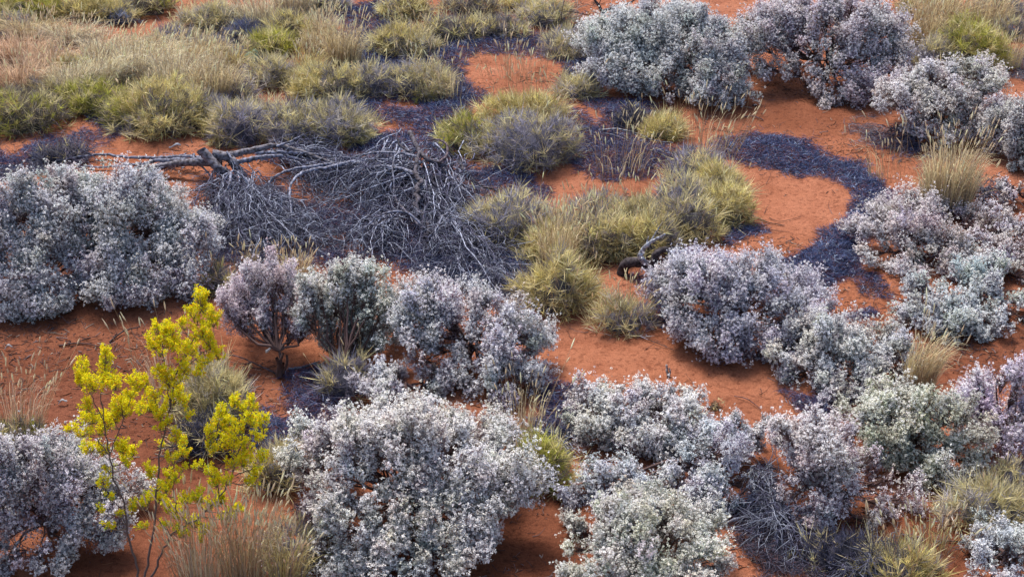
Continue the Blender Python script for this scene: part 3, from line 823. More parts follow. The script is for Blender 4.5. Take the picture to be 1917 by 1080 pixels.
S('brown-green mound at the top edge, centre, with tall stalks', 760, 42, 100, -5, 'olive', .3, 51, nst=26, stl=.6, group=GS)
S('straw-green mound at the top edge right of the centre mound', 880, 32, 110, -12, 'olive', .2, 52, nst=30, stl=.6, group=GS)
S('dark shaded tuft beneath the round bright white bush, left of the small olive clump', 1182, 246, 72, 205, 'dark', .5, 53, name='dead_tuft', cat='dead tuft')
S('small brown ball of dead stems lying on the open orange sand', 1336, 772, 36, 740, 'brown', .3, 54, name='dead_stem_ball', cat='dead tuft', nlen=(.03, .07))
S('dark dead hummock behind the right stems of the yellow shrub', 385, 862, 85, 775, 'dark', .6, 55, name='dead_tuft', cat='dead tuft')
S('grey-green hummock at the right edge above the tangled olive hummock', 1890, 920, 90, 870, 'grey', .3, 56, group=GS)
S('small bright green tuft at the foot of a grey clump left of the sand circle', 792, 192, 30, 170, 'green', .0, 57, name='green_tuft', cat='tuft')
S('dark olive mound at the top right corner under the tall grass', 1870, 40, 100, -10, 'grey', .35, 58, nst=10, group=GS)
S('low olive clump between two big left clumps and the pale grass', 235, 250, 60, 190, 'green', .3, 59, group=GS)
S('grey clump between the big olive clump and the half-dead one', 395, 240, 80, 178, 'grey', .5, 60, group=GS, nst=6)
S('grey clump behind the half-dead clump, beside a dark mat', 490, 235, 80, 190, 'grey', .55, 61, group=GS, nst=6)
S('dark olive clump under the bottom straw grass, left of the bottom silver bush', 560, 1085, 110, 985, 'grey', .4, 62, group=GS, up=.5)
S('grey dead clump at the foot of the cream-tinted bush', 1570, 1075, 140, 1010, 'dark', .4, 63, name='dead_tuft', cat='dead tuft')
S('top edge olive clump between the centre mounds and the small dead tree', 975, 22, 80, -15, 'olive', .3, 64, group=GS, nst=8)

# ================================================================== GRASS TUSSOCKS
T_ = tussock
GT = 'dry grass tussocks'
gi = 0
def grasses(lst, **kw):
    global gi
    for (lab, cx, yb, w, yt, st, nb, ns, lean) in lst:
        gi += 1
        T_(lab, cx, yb, w, yt, st, seed=gi, nb=int(nb * .75), nst=int(ns * 1.9), group=GT, lean=lean, **kw)
grasses([
 ('pinkish tan tussock at the left edge, above the bright green spinifex clump', 35, 182, 130, 118, 'pink', 1300, 20, (0, 0)),
 ('reddish tan tussock at the left edge near the top, uppermost of the pink ones', 30, 130, 130, 68, 'pink', 1300, 20, (0, 0)),
 ('tan tussock right of the reddish tan ones', 95, 150, 90, 95, 'pink', 900, 16, (.1, 0)),
 ('grey-cream tussock above the second green clump', 130, 190, 90, 130, 'cream', 900, 22, (.1, 0)),
 ('pale grey tussock near the top left, left of the teal plant', 60, 82, 110, 40, 'straw', 800, 26, (0, 0)),
 ('olive-grey tussock near the top left, in front of an olive mound', 135, 92, 110, 48, 'cream', 800, 26, (.1, 0)),
 ('cream tussock directly above the gap between two green clumps', 195, 178, 100, 112, 'cream', 1100, 30, (.25, 0)),
 ('bright cream tussock behind the big olive clump, left half', 262, 172, 110, 95, 'cream', 1300, 44, (.25, 0)),
 ('bright cream tussock behind the big olive clump, right half', 335, 190, 110, 110, 'cream', 1300, 44, (.2, 0)),
 ('peach tussock behind the half-dead clump', 400, 200, 90, 125, 'straw', 1000, 40, (.1, 0)),
 ('cream tussock in the second row, below the teal plant', 200, 128, 110, 75, 'cream', 1100, 34, (.25, 0)),
 ('cream tussock in the second row, below the pink sand path', 290, 130, 100, 78, 'cream', 1100, 34, (.25, 0)),
 ('straw tussock in the second row with tall upright seed heads', 370, 140, 100, 82, 'straw', 900, 46, (.05, 0)),
 ('yellow-green tussock left of the teal leafy plant among pale grass', 425, 140, 70, 92, 'olive', 600, 26, (.1, 0)),
 ('white tall tussock near the top, left of the olive dome', 475, 62, 80, 0, 'cream', 700, 40, (-.1, 0)),
 ('grey-white tall tussock near the top edge, above the olive dome', 545, 40, 90, -25, 'cream', 700, 40, (.1, 0)),
 ('golden tall tussock left of the blue mat near the top', 640, 130, 80, 62, 'straw', 600, 46, (.05, 0)),
 ('pale golden tussock right of the olive dome near the top', 598, 112, 70, 55, 'straw', 500, 36, (.1, 0)),
 ('cream upright stalks in front of the blue mat near the top', 600, 80, 60, 28, 'cream', 300, 24, (.1, 0)),
 ('straw tussock in the gap below the middle ridge of olive clumps', 575, 150, 60, 100, 'olive', 400, 20, (.05, 0)),
 ('tall straw tussock at the top right, behind the green dome', 1770, 62, 110, -12, 'straw', 800, 70, (.05, 0)),
 ('tall golden tussock at the top right, nearest the right corner', 1850, 62, 80, 0, 'straw', 500, 44, (.15, 0)),
 ('straw tussock between the wide top bush and the green dome', 1725, 110, 80, 35, 'straw', 700, 60, (.05, 0)),
 ('sparse golden stalks at the right edge near the top', 1895, 135, 50, 75, 'straw', 160, 18, (.1, 0)),
 ('tall dry golden grass clump on the right, behind the wide grey-white bush', 1778, 412, 110, 290, 'straw', 1100, 50, (.05, 0)),
 ('thin straw grass clump spilling over the sand, right of the blue-white bush', 1722, 745, 70, 640, 'straw', 450, 14, (.25, 0)),
 ('straw grass fan at the bottom, under the yellow shrub, left part', 372, 1112, 90, 990, 'cream', 150, 60, (0, 0)),
 ('straw grass fan at the bottom, right of the yellow shrub stems', 458, 1112, 110, 985, 'straw', 210, 80, (.1, 0)),
 ('green-straw grass at the bottom edge beside the bottom dark clump', 535, 1115, 80, 1030, 'olive', 260, 30, (.15, 0)),
 ('pinkish thin grass at the left edge on the brown sand', 35, 830, 90, 720, 'pink', 110, 26, (.15, 0)),
 ('sparse bright seed-head grass at lower right on the brown sand', 1745, 1060, 120, 990, 'olive', 70, 34, (0, 0)),
 ('pale grass behind the mauve bush', 548, 545, 70, 482, 'straw', 350, 26, (.05, 0)),
 ('small pale grass between the largest bush and the fallen twigs', 470, 500, 30, 470, 'straw', 60, 8, (0, 0)),
 ('tall straw grass rising through the left end of the crescent ridge', 1042, 515, 70, 420, 'straw', 400, 40, (.05, 0)),
 ('fine pale grass around the left side of the sand circle', 835, 190, 60, 120, 'straw', 60, 20, (-.1, 0)),
 ('few pale stalks standing in the sand circle', 965, 165, 120, 95, 'straw', 20, 26, (0, 0)),
 ('thin stalks on the dark mat left of the crescent ridge', 1165, 345, 110, 262, 'straw', 30, 22, (.1, 0)),
 ('thin leaning stalks at the upper end of the crescent ridge', 1330, 300, 90, 205, 'straw', 30, 22, (.2, 0)),
 ('sparse stalks in front of the dark curved mat at right', 1655, 350, 80, 270, 'straw', 20, 12, (-.2, 0)),
 ('tall thin stalks at the foot of the bright white bush in the middle', 985, 840, 60, 735, 'straw', 60, 14, (.1, 0)),
 ('dry stalks beside the hummock behind the yellow shrub', 300, 770, 60, 640, 'pink', 60, 12, (-.1, 0)),
])

# more of the low cover in the far ground
S('yellowish tuft at the lower right foot of the half-dead clump, left', 415, 276, 50, 248, 'olive', .0, 70, group=GS)
S('small yellow tuft at the right foot of the round olive-grey clump', 668, 278, 46, 235, 'olive', .05, 71, group=GS)
S('low grey clump in the gap behind the round olive-grey clump', 600, 240, 90, 198, 'grey', .5, 72, group=GS, nst=5)
S('dark low clump left of the sand circle, below the ridge', 812, 168, 70, 130, 'grey', .5, 73, group=GS, nst=5)
S('grey-green clump filling the front of the ridge above the sand circle', 780, 108, 80, 66, 'grey', .4, 74, group=GS, nst=10)
S('brownish clump in the far left grass, above the bright green spinifex clump', 95, 192, 80, 150, 'grey', .3, 75, group=GS, nst=10)
S('dull clump in the pale grass right of the pink sand path', 385, 112, 90, 62, 'grey', .45, 76, group=GS, nst=12)
S('dull clump directly above the two tan tussocks at far left', 18, 70, 80, 28, 'grey', .4, 77, group=GS, nst=10)
S('olive clump hugging the left foot of the golden tall tussock near the top', 592, 175, 90, 132, 'olive', .2, 78, group=GS, nst=8)
S('dim grey clump at the top edge between the white tall grass and blue mat', 610, 30, 90, -10, 'grey', .5, 79, group=GS, nst=8)
S('small olive clump right of the isolated sand patch at the top', 1060, 88, 70, 52, 'olive', .3, 80, group=GS)
S('low dull clump at the top edge behind the wide top bush', 1730, 32, 110, -8, 'olive', .35, 81, group=GS, nst=12)
S('dull clump among tall straw grass, right of the green dome at upper right', 1885, 75, 80, 35, 'grey', .4, 82, group=GS, nst=10)

S('yellow-green mound sunk in the pale grass below the pink sand path', 285, 128, 80, 85, 'olive', .2, 90, group=GS, nst=8)
S('green mound sunk in the pale grass at far left, above two green clumps', 140, 160, 70, 120, 'green', .3, 91, group=GS, nst=6)
S('dark grey mound between the pale grass and the half-dead clump', 440, 200, 80, 150, 'grey', .6, 92, group=GS, nst=8)
S('blue-grey low mound in pale grass, right of the pinkish tan tussocks', 110, 118, 60, 92, 'blue', .3, 93, name='blue_grey_tuft', cat='desert tuft')
# ================================================================== DEAD MATS
D_ = dead_mat
D_('long dark blue curved mat of dead spinifex around the bare sand at right',
   [(1350, 275), (1365, 262), (1440, 254), (1520, 272), (1545, 300), (1600, 310), (1640, 345), (1668, 390), (1650, 430), (1605, 448), (1600, 500), (1545, 532), (1490, 522), (1455, 500), (1495, 470), (1530, 440), (1575, 415), (1590, 380), (1575, 350), (1520, 332), (1460, 332), (1420, 308), (1362, 295)], 1, dens=7000, edge=14, holes=-.35)
D_('small dark arc of dead stems beside the crescent ridge on the bare sand', [(1362, 448), (1378, 430), (1420, 428), (1432, 440), (1400, 442), (1372, 458)], 2, edge=8)
D_('blue dead strip running in from the left edge', [(-30, 285), (60, 272), (130, 250), (222, 236), (232, 252), (150, 278), (110, 290), (60, 318), (-30, 330)], 3)
D_('dark blue mat between grey clumps and the big central clump', [(672, 205), (720, 196), (780, 192), (850, 186), (880, 205), (850, 240), (830, 262), (760, 256), (700, 240)], 4, holes=.3)
D_('blue ring mat around the far side of the sand circle', [(690, 122), (760, 108), (830, 80), (930, 66), (1050, 68), (1125, 95), (1110, 160), (1075, 188), (1040, 168), (1046, 124), (1000, 106), (895, 110), (866, 126), (878, 155), (915, 186), (850, 192), (830, 150), (790, 125), (720, 135)], 5, edge=14, holes=-.2)
D_('dark mat below the sand circle, beside the dark shaded tuft', [(1055, 208), (1120, 204), (1165, 190), (1210, 195), (1205, 240), (1150, 248), (1085, 235)], 6)
D_('dark purple mat left of the crescent ridge', [(1085, 280), (1130, 262), (1200, 268), (1255, 290), (1245, 325), (1180, 340), (1120, 335), (1090, 318)], 7, tone='purple', dens=6400)
D_('dark twig litter under the left fallen branches', [(345, 400), (400, 350), (470, 335), (560, 370), (610, 420), (600, 475), (520, 490), (420, 495), (380, 440)], 8, tone='dark', holes=.2, height=.05)
D_('dark twig litter under the central fallen branches', [(560, 395), (680, 380), (700, 300), (850, 300), (880, 400), (900, 460), (990, 480), (980, 555), (900, 560), (760, 500), (660, 470), (600, 450)], 9, tone='purple', holes=.25, height=.05)
D_('dark blue mat at the lower right end of the central fallen branches', [(740, 480), (860, 470), (985, 478), (1000, 540), (940, 565), (830, 530)], 10)
D_('dark low mat left of the grey clump beside the fallen twigs', [(865, 318), (930, 305), (1000, 330), (1010, 352), (940, 362), (880, 350)], 11)
D_('dark mat beside the dull tan hummock', [(545, 735), (600, 722), (640, 745), (630, 785), (575, 795), (550, 770)], 12, tone='purple')
D_('blue mat between the yellow shrub and the dull tan hummock', [(455, 800), (500, 775), (575, 795), (580, 825), (520, 850), (470, 850)], 13)
D_('dark purple mat between the middle white bush and the bush with three tufts', [(1030, 715), (1085, 735), (1095, 790), (1060, 830), (1040, 870), (990, 830), (1000, 780)], 14, tone='purple', holes=.1)
D_('dark mat left of the bottom silver bush', [(560, 960), (610, 950), (640, 990), (630, 1030), (570, 1030)], 15, tone='dark')
D_('dark litter under the heap of fallen twigs at lower right', [(1385, 975), (1460, 960), (1560, 1010), (1700, 1010), (1720, 1090), (1500, 1100), (1380, 1070)], 16, tone='dark', holes=.3)
D_('pale grey patch of dead stems beside the pale lilac-white bush', [(1585, 235), (1640, 222), (1690, 230), (1690, 262), (1640, 268), (1600, 258)], 17, tone='grey', holes=.4, dens=3600)
D_('blue mat near the top behind the olive dome', [(560, 22), (620, 5), (720, 12), (738, 50), (720, 100), (660, 115), (640, 85), (690, 60), (600, 45)], 18)
D_('dark mat in front of the golden tussock near the top', [(620, 60), (690, 52), (730, 80), (700, 118), (655, 112)], 19)
D_('bluish flattened stems at the right edge near the top', [(1850, 100), (1900, 92), (1960, 110), (1960, 150), (1900, 140)], 20, tone='grey')
D_('dark mat right of the isolated clump under the curved limb', [(1180, 520), (1240, 505), (1260, 560), (1245, 600), (1205, 600), (1215, 560)], 21, holes=.1)
D_('blue-grey dead strip at the left edge above the largest bush', [(-30, 318), (60, 300), (130, 305), (110, 325), (40, 335), (-30, 345)], 22, tone='grey', holes=.3)
D_('dark mat under the wide grey-white bush at right', [(1560, 500), (1640, 515), (1690, 530), (1660, 548), (1600, 535)], 23, tone='purple', holes=.3)
D_('dark mat between the grey clumps left of the sand circle', [(540, 190), (600, 196), (690, 190), (760, 192), (700, 205), (600, 212), (540, 205)], 24)
D_('dark mat near the foot of the tall silver bush', [(1455, 720), (1520, 735), (1600, 770), (1560, 790), (1480, 770)], 25, tone='purple', holes=.4)
D_('dark stems under the grey clump at the top edge', [(1120, 40), (1060, 60), (1010, 62), (1060, 92), (1130, 90)], 26)
D_('short dark streak of dead stems on the sand under the broad right bush', [(1590, 590), (1625, 580), (1640, 588), (1610, 596)], 27, edge=6)

D_('blue litter behind the top of the collapsed dead shrub', [(690, 250), (760, 258), (840, 262), (850, 300), (760, 300), (700, 285)], 31)
D_('dark litter between the collapsed dead shrub and the grey clump', [(850, 430), (930, 465), (1000, 480), (985, 510), (900, 500), (850, 470)], 32, tone='blue')
D_('purple litter around the left dead tree tips, at the side of the largest bush', [(380, 430), (430, 470), (560, 480), (620, 470), (640, 500), (560, 510), (420, 505)], 33, tone='purple')
D_('dark mat left of the sand circle, between two grey clumps', [(640, 115), (720, 112), (800, 125), (860, 150), (870, 190), (780, 190), (720, 150), (650, 140)], 34)
D_('purple litter below the dark shaded tuft, right of the central clump', [(1085, 240), (1140, 250), (1180, 262), (1120, 270), (1080, 262)], 35, tone='purple')
D_('blue mat at the top edge right of the blue mat near the olive dome', [(700, 0), (720, -10), (735, 30), (715, 40), (690, 20)], 36)
D_('dark litter at the feet of the dusky blue tuft, near the top', [(400, 92), (470, 82), (500, 100), (470, 125), (410, 115)], 37)
D_('blue-grey litter in front of the grey spinifex clumps behind the fallen limb', [(480, 285), (560, 280), (690, 262), (740, 270), (690, 300), (600, 296), (500, 295)], 38)
D_('purple litter on sand under the white bush pair at upper right', [(1640, 262), (1700, 270), (1760, 290), (1720, 300), (1660, 285)], 39, tone='purple')
D_('dark litter around the small thin white bush', [(1420, 870), (1450, 900), (1470, 960), (1410, 950), (1400, 900)], 40, tone='purple')
D_('dark litter on brown sand right of the small blue-white bush', [(850, 790), (900, 790), (980, 820), (960, 850), (900, 825)], 41, tone='purple', holes=.4)
D_('dark litter under the mauve bush and its neighbour', [(540, 700), (620, 690), (700, 700), (680, 725), (600, 720), (550, 730)], 42, tone='purple', holes=.3)
D_('dark blue litter between two green clumps and the pale grass, far left', [(150, 190), (230, 180), (260, 200), (240, 235), (190, 225)], 51)
D_('charcoal litter in the gap right of the golden tall tussock near the top', [(655, 120), (720, 112), (740, 135), (690, 150), (650, 140)], 52)
D_('charcoal litter behind the pale tussock, left of the white tall grass', [(420, 60), (470, 50), (510, 70), (470, 90), (420, 85)], 53)
D_('charcoal litter between the olive clump and the low grey-green clump, left of the sand circle', [(540, 175), (590, 165), (660, 178), (650, 200), (560, 205)], 54)
# ================================================================== FALLEN TREES
def fallen_left():
    rng = np.random.default_rng(301)
    base = G(425, 322); T = thing('fallen_tree', (base[0], base[1], 0), 'grey fallen dead tree with two broken trunk stubs above the largest bush', 'dead tree')
    a = Acc(); c1 = (.20, .21, .27); c2 = (.17, .16, .18)
    limb(a, [(376, 282, .55), (392, 300, .42), (412, 318, .30), (432, 332, .12)], .075, .065, c2, 1, sides=10)
    limb(a, [(398, 290, .45), (428, 294, .40), (442, 310, .28), (458, 332, .08)], .075, .06, c2, 2, sides=10)
    a.build('trunk', M_WOOD, T, True)
    a = Acc()
    L = []
    L.append(limb(a, [(395, 300, .30), (350, 291, .22), (300, 296, .14), (240, 299, .10), (190, 293, .08), (145, 297, .10), (105, 300, .05)], .034, .014, c1, 3))
    L.append(limb(a, [(415, 305, .25), (355, 306, .25), (310, 311, .20), (275, 322, .12), (240, 335, .06), (228, 345, .03)], .062, .03, c2, 4))
    L.append(limb(a, [(400, 300, .32), (330, 301, .26), (285, 304, .2), (255, 318, .12), (232, 328, .04)], .04, .02, c1, 5))
    L.append(limb(a, [(265, 308, .15), (235, 313, .08), (190, 317, .05), (150, 314, .04), (90, 318, .03), (20, 328, .03), (-30, 330, .03)], .018, .009, c1, 6))
    L.append(limb(a, [(405, 296, .40), (440, 286, .40), (480, 276, .42), (520, 270, .42), (548, 278, .36), (585, 292, .28), (625, 310, .18)], .062, .02, c2, 7))
    L.append(limb(a, [(430, 304, .30), (465, 296, .36), (500, 290, .34), (540, 292, .28), (580, 308, .2), (612, 335, .08)], .045, .014, c1, 8))
    L.append(limb(a, [(480, 285, .36), (520, 282, .36), (560, 286, .32), (600, 292, .26), (660, 300, .2)], .03, .012, c1, 9))
    L.append(limb(a, [(518, 272, .42), (545, 263, .5), (569, 251, .62)], .022, .012, c1, 10))
    L.append(limb(a, [(660, 312, .22), (610, 312, .28), (560, 315, .34), (520, 325, .30), (500, 345, .18), (485, 354, .12), (450, 368, .05)], .030, .012, c1, 11))
    L.append(limb(a, [(665, 308, .24), (610, 317, .32), (572, 322, .36), (550, 340, .36), (543, 362, .30), (545, 395, .22), (543, 430, .10), (536, 455, .03)], .030, .009, c1, 12))
    L.append(limb(a, [(362, 288, .3), (364, 305, .22), (378, 312, .16), (398, 333, .05)], .022, .012, c1, 13))
    L.append(limb(a, [(318, 310, .2), (292, 322, .16), (286, 338, .08), (288, 352, .02)], .02, .01, c1, 14))
    L.append(limb(a, [(470, 345, .3), (440, 320, .45), (425, 330, .42), (392, 352, .2), (350, 362, .06)], .022, .01, c1, 15))
    L.append(limb(a, [(432, 322, .5), (430, 345, .42), (420, 365, .3), (425, 395, .16), (415, 430, .05)], .022, .01, c1, 16))
    L.append(limb(a, [(425, 284, .5), (437, 300, .42), (446, 318, .3)], .018, .012, c1, 18))
    L.append(limb(a, [(110, 300, .05), (130, 292, .1), (148, 276, .2), (152, 260, .3)], .012, .006, c1, 17))
    a.build('limbs', M_WOOD, T, True)
    # fans of branches
    a = Acc()
    F1 = fan(rng, [(425, 322, .42), (440, 326, .45), (452, 330, .40), (432, 332, .35)], [(335, 380), (350, 400), (372, 420), (395, 460), (402, 488), (430, 492), (465, 488), (500, 486), (535, 476), (565, 462), (585, 440), (560, 415)], 85, hmid=.14, jit=22, wob=.045, oj=(16, 10))
    F2 = fan(rng, [(450, 345, .32), (500, 345, .2), (545, 400, .2), (480, 360, .25)], [(420, 480), (470, 488), (520, 480), (560, 465), (600, 455), (615, 430)], 70, hmid=.16, jit=18, wob=.045)
    F3 = fan(rng, [(500, 280, .38), (530, 275, .40), (560, 290, .35)], [(560, 275), (620, 290), (660, 300), (670, 325), (640, 345), (610, 350), (580, 360)], 70, hmid=.12, jit=9)
    F4 = fan(rng, [(360, 300, .22), (300, 305, .2)], [(240, 325), (225, 335), (240, 345)], 12, hmid=.08, jit=5)
    for Fq, r in ((F1, .011), (F2, .009), (F3, .012), (F4, .012)):
        a.tubes(Fq, taper(len(Fq), Fq.shape[1], r, .0035, rng), 4, wcol(rng, len(Fq), GREY * 1.1, .5))
    a.build('branches', M_WOOD, T, True)
    a = Acc()
    for Fq, n in ((F1, 700), (F2, 600), (F3, 320), (F4, 50)):
        s, d = spawn(rng, Fq, n, .55)
        P = walks(rng, s, d, rng.uniform(.12, .45, n), 6, .20, .10)
        a.tubes(P, taper(n, 6, .0055, .002, rng), 3, wcol(rng, n, GREY, .65))
        s, d = spawn(rng, P, n, .7)
        P = walks(rng, s, d, rng.uniform(.06, .22, n), 4, .22, .06)
        a.tubes(P, taper(n, 4, .0035, .0018, rng), 3, wcol(rng, n, GREY * .9, .7))
    a.build('twigs', M_TWIG, T)

def fallen_centre():
    rng = np.random.default_rng(302)
    base = G(800, 470); T = thing('fallen_tree', (base[0], base[1], 0), 'collapsed dead shrub with drooping grey twigs over dark litter at upper centre', 'dead tree')
    a = Acc(); c1 = (.20, .21, .27); c2 = (.10, .09, .11)
    limb(a, [(768, 248, .6), (776, 266, .56), (786, 285, .5), (800, 300, .45), (818, 306, .4), (835, 312, .36)], .038, .03, c2, 21, sides=9)
    limb(a, [(786, 285, .5), (776, 315, .46), (786, 350, .4), (778, 385, .3), (797, 420, .18), (800, 470, .04)], .028, .045, c2, 22, sides=9, wob=.03)
    a.build('trunk', M_WOOD, T, True)
    a = Acc()
    limb(a, [(800, 262, .6), (822, 260, .65), (837, 272, .6), (836, 292, .5), (822, 306, .42)], .012, .024, (.12, .09, .10), 23)
    limb(a, [(745, 262, .62), (750, 275, .55), (770, 288, .5)], .015, .02, c2, 24)
    limb(a, [(860, 298, .42), (868, 318, .32), (885, 336, .22), (905, 345, .14), (935, 354, .06)], .03, .012, (.10, .09, .10), 25)
    limb(a, [(775, 292, .55), (745, 290, .6), (735, 315, .5), (738, 345, .36), (735, 375, .2), (712, 405, .06)], .016, .008, c1, 26)
    limb(a, [(795, 430, .2), (765, 405, .34), (730, 402, .40), (700, 415, .3), (680, 440, .14), (660, 452, .04)], .022, .01, c1, 27)
    limb(a, [(800, 450, .15), (820, 425, .3), (830, 405, .36), (843, 400, .36), (852, 412, .3), (875, 428, .16)], .018, .009, c1, 28)
    limb(a, [(790, 430, .2), (760, 400, .2), (745, 385, .2), (740, 370, .25)], .022, .012, c2, 29)
    limb(a, [(616, 428, .12), (622, 445, .06), (640, 452, .04), (700, 450, .04)], .018, .01, c1, 30)
    limb(a, [(990, 545, .10), (950, 530, .14), (920, 518, .12), (870, 500, .1), (820, 500, .05)], .014, .008, c1, 31)
    limb(a, [(1000, 490, .12), (950, 492, .16), (920, 505, .12), (905, 530, .05)], .012, .006, c1, 32)
    limb(a, [(660, 310, .22), (700, 316, .3), (745, 318, .38), (785, 330, .45)], .03, .03, c1, 33)
    limb(a, [(660, 300, .22), (705, 290, .38), (750, 290, .55), (780, 296, .6)], .014, .02, c1, 34)
    a.build('limbs', M_WOOD, T, True)
    a = Acc()
    F1 = fan(rng, [(770, 290, .6), (790, 296, .58), (745, 290, .55)], [(545, 335), (560, 375), (590, 395), (620, 405), (650, 400), (665, 385), (690, 410), (705, 440)], 75, hmid=.11, jit=26, wob=.045, oj=(34, 22))
    F2 = fan(rng, [(785, 300, .6), (795, 310, .5), (810, 305, .5)], [(720, 440), (760, 470), (800, 480), (840, 470), (870, 450), (885, 420), (880, 390), (870, 350), (900, 470), (905, 520)], 80, hmid=.10, jit=26, wob=.045, oj=(34, 26))
    F3 = fan(rng, [(735, 402, .34), (700, 412, .26)], [(600, 440), (590, 470), (640, 480), (690, 490), (740, 490), (780, 490)], 55, hmid=.14, jit=18, wob=.045)
    F4 = fan(rng, [(835, 402, .34), (850, 412, .28), (800, 440, .2)], [(820, 480), (850, 500), (880, 520), (920, 540), (960, 555), (985, 535), (990, 500), (900, 440)], 75, hmid=.12, jit=18, wob=.045)
    F5 = fan(rng, [(700, 300, .3), (660, 305, .25), (640, 300, .25)], [(560, 310), (560, 350), (600, 370), (640, 380), (690, 370)], 50, hmid=.10, jit=16, wob=.045)
    F6 = fan(rng, [(900, 500, .12), (860, 480, .1)], [(740, 500), (800, 520), (870, 550), (930, 565), (985, 555), (1000, 520)], 50, hmid=.12, jit=10)
    for Fq, r in ((F1, .012), (F2, .012), (F3, .012), (F4, .012), (F5, .011), (F6, .010)):
        a.tubes(Fq, taper(len(Fq), Fq.shape[1], r, .003, rng), 4, wcol(rng, len(Fq), GREY * 1.05, .55))
    a.build('branches', M_WOOD, T, True)
    a = Acc()
    for Fq, n in ((F1, 620), (F2, 650), (F3, 330), (F4, 450), (F5, 300), (F6, 260)):
        s, d = spawn(rng, Fq, n, .5)
        P = walks(rng, s, d, rng.uniform(.12, .42, n), 6, .18, .12)
        a.tubes(P, taper(n, 6, .005, .002, rng), 3, wcol(rng, n, GREY, .65))
        s, d = spawn(rng, P, n, .7)
        P = walks(rng, s, d, rng.uniform(.06, .22, n), 4, .22, .08)
        a.tubes(P, taper(n, 4, .0035, .0018, rng), 3, wcol(rng, n, GREY * .9, .7))
    a.build('twigs', M_TWIG, T)
fallen_left(); fallen_centre()

def loose_twigs(label, poly, n, seed, zmax=.3):
    rng = np.random.default_rng(seed); P = np.array(poly, float)
    Q = np.stack([rng.uniform(P[:, 0].min(), P[:, 0].max(), n * 3), rng.uniform(P[:, 1].min(), P[:, 1].max(), n * 3)], -1)
    Q = Q[in_poly(Q, [tuple(p) for p in P])][:n]; m = len(Q)
    g = G(Q[:, 0], Q[:, 1]); g[:, 2] = gh(g[:, 0], g[:, 1]) + rng.uniform(.01, zmax, m) * np.clip(poly_dist(Q, [tuple(p) for p in P]) / 40, .1, 1)
    T = thing('twig_heap', (g[:, 0].mean(), g[:, 1].mean(), 0), label, 'twig heap')
    d = rdir(rng, m); d[:, 2] *= .25
    W = walks(rng, g, d, rng.uniform(.25, .9, m), 8, .16, .04)
    a = Acc(); a.tubes(W, taper(m, 8, .0065, .002, rng), 3, wcol(rng, m, GREY, .6)); a.build('branches', M_WOOD, T, True)
    k = m * 3; s_, d_ = spawn(rng, W, k, .8); W2 = walks(rng, s_, d_, rng.uniform(.06, .3, k), 5, .22, .06)
    b = Acc(); b.tubes(W2, taper(k, 5, .0042, .0018, rng), 3, wcol(rng, k, GREY * .9, .7)); b.build('twigs', M_TWIG, T)
loose_twigs('tangled carpet of thin grey twigs right of the largest bush', [(395, 400), (440, 370), (540, 390), (600, 430), (610, 480), (480, 492), (400, 490)], 300, 501)
loose_twigs('tangled twigs behind the middle bushes, under the collapsed dead shrub', [(620, 440), (700, 390), (800, 380), (880, 430), (985, 500), (985, 560), (900, 560), (760, 500), (640, 490)], 420, 502)
loose_twigs('messy twigs between the two grey dead trees', [(560, 330), (650, 290), (740, 300), (760, 370), (680, 400), (570, 390)], 240, 503)
loose_twigs('twig tangle on the right flank of the collapsed dead shrub', [(800, 320), (860, 330), (920, 400), (930, 470), (850, 470), (790, 400)], 260, 504)

def curved_limb():
    rng = np.random.default_rng(303)
    b = G(1215, 512); T = thing('dead_limb', (b[0], b[1], 0), 'black curved dead limb with a forked grey tip beside the tall silver bush', 'dead wood')
    a = Acc(); k = (.055, .045, .05); g = (.42, .45, .52)
    limb(a, [(1165, 512, .0), (1172, 495, .16), (1190, 491, .22), (1210, 496, .18), (1222, 505, .12), (1245, 515, .05), (1275, 522, .02)], .075, .065, k, 1, sides=10)
    limb(a, [(1222, 508, .10), (1224, 490, .26), (1232, 472, .40), (1248, 468, .42), (1258, 478, .34), (1264, 492, .2)], .066, .02, k, 2, sides=9)
    limb(a, [(1225, 505, .12), (1245, 498, .18), (1262, 488, .22)], .045, .025, k, 3, sides=8)
    a.build('trunk', M_WOOD, T, True)
    a = Acc()
    limb(a, [(1208, 495, .2), (1199, 482, .34), (1202, 470, .44), (1212, 458, .56), (1228, 448, .68), (1246, 439, .8)], .045, .014, g, 4, sides=8)
    limb(a, [(1212, 458, .56), (1222, 445, .66), (1230, 432, .78), (1238, 420, .88)], .012, .005, g, 5)
    limb(a, [(1210, 460, .54), (1212, 450, .6), (1214, 442, .68)], .01, .006, g, 6)
    for i, (x, y) in enumerate([(1312, 480), (1308, 500), (1300, 515), (1322, 492), (1290, 530)]):
        limb(a, [(1246, 468, .42), (1272, 470 + i * 3, .36), (x, y, .15 - .02 * i)], .012, .005, g, 7 + i)
    a.build('branches', M_WOOD, T, True)
curved_limb()

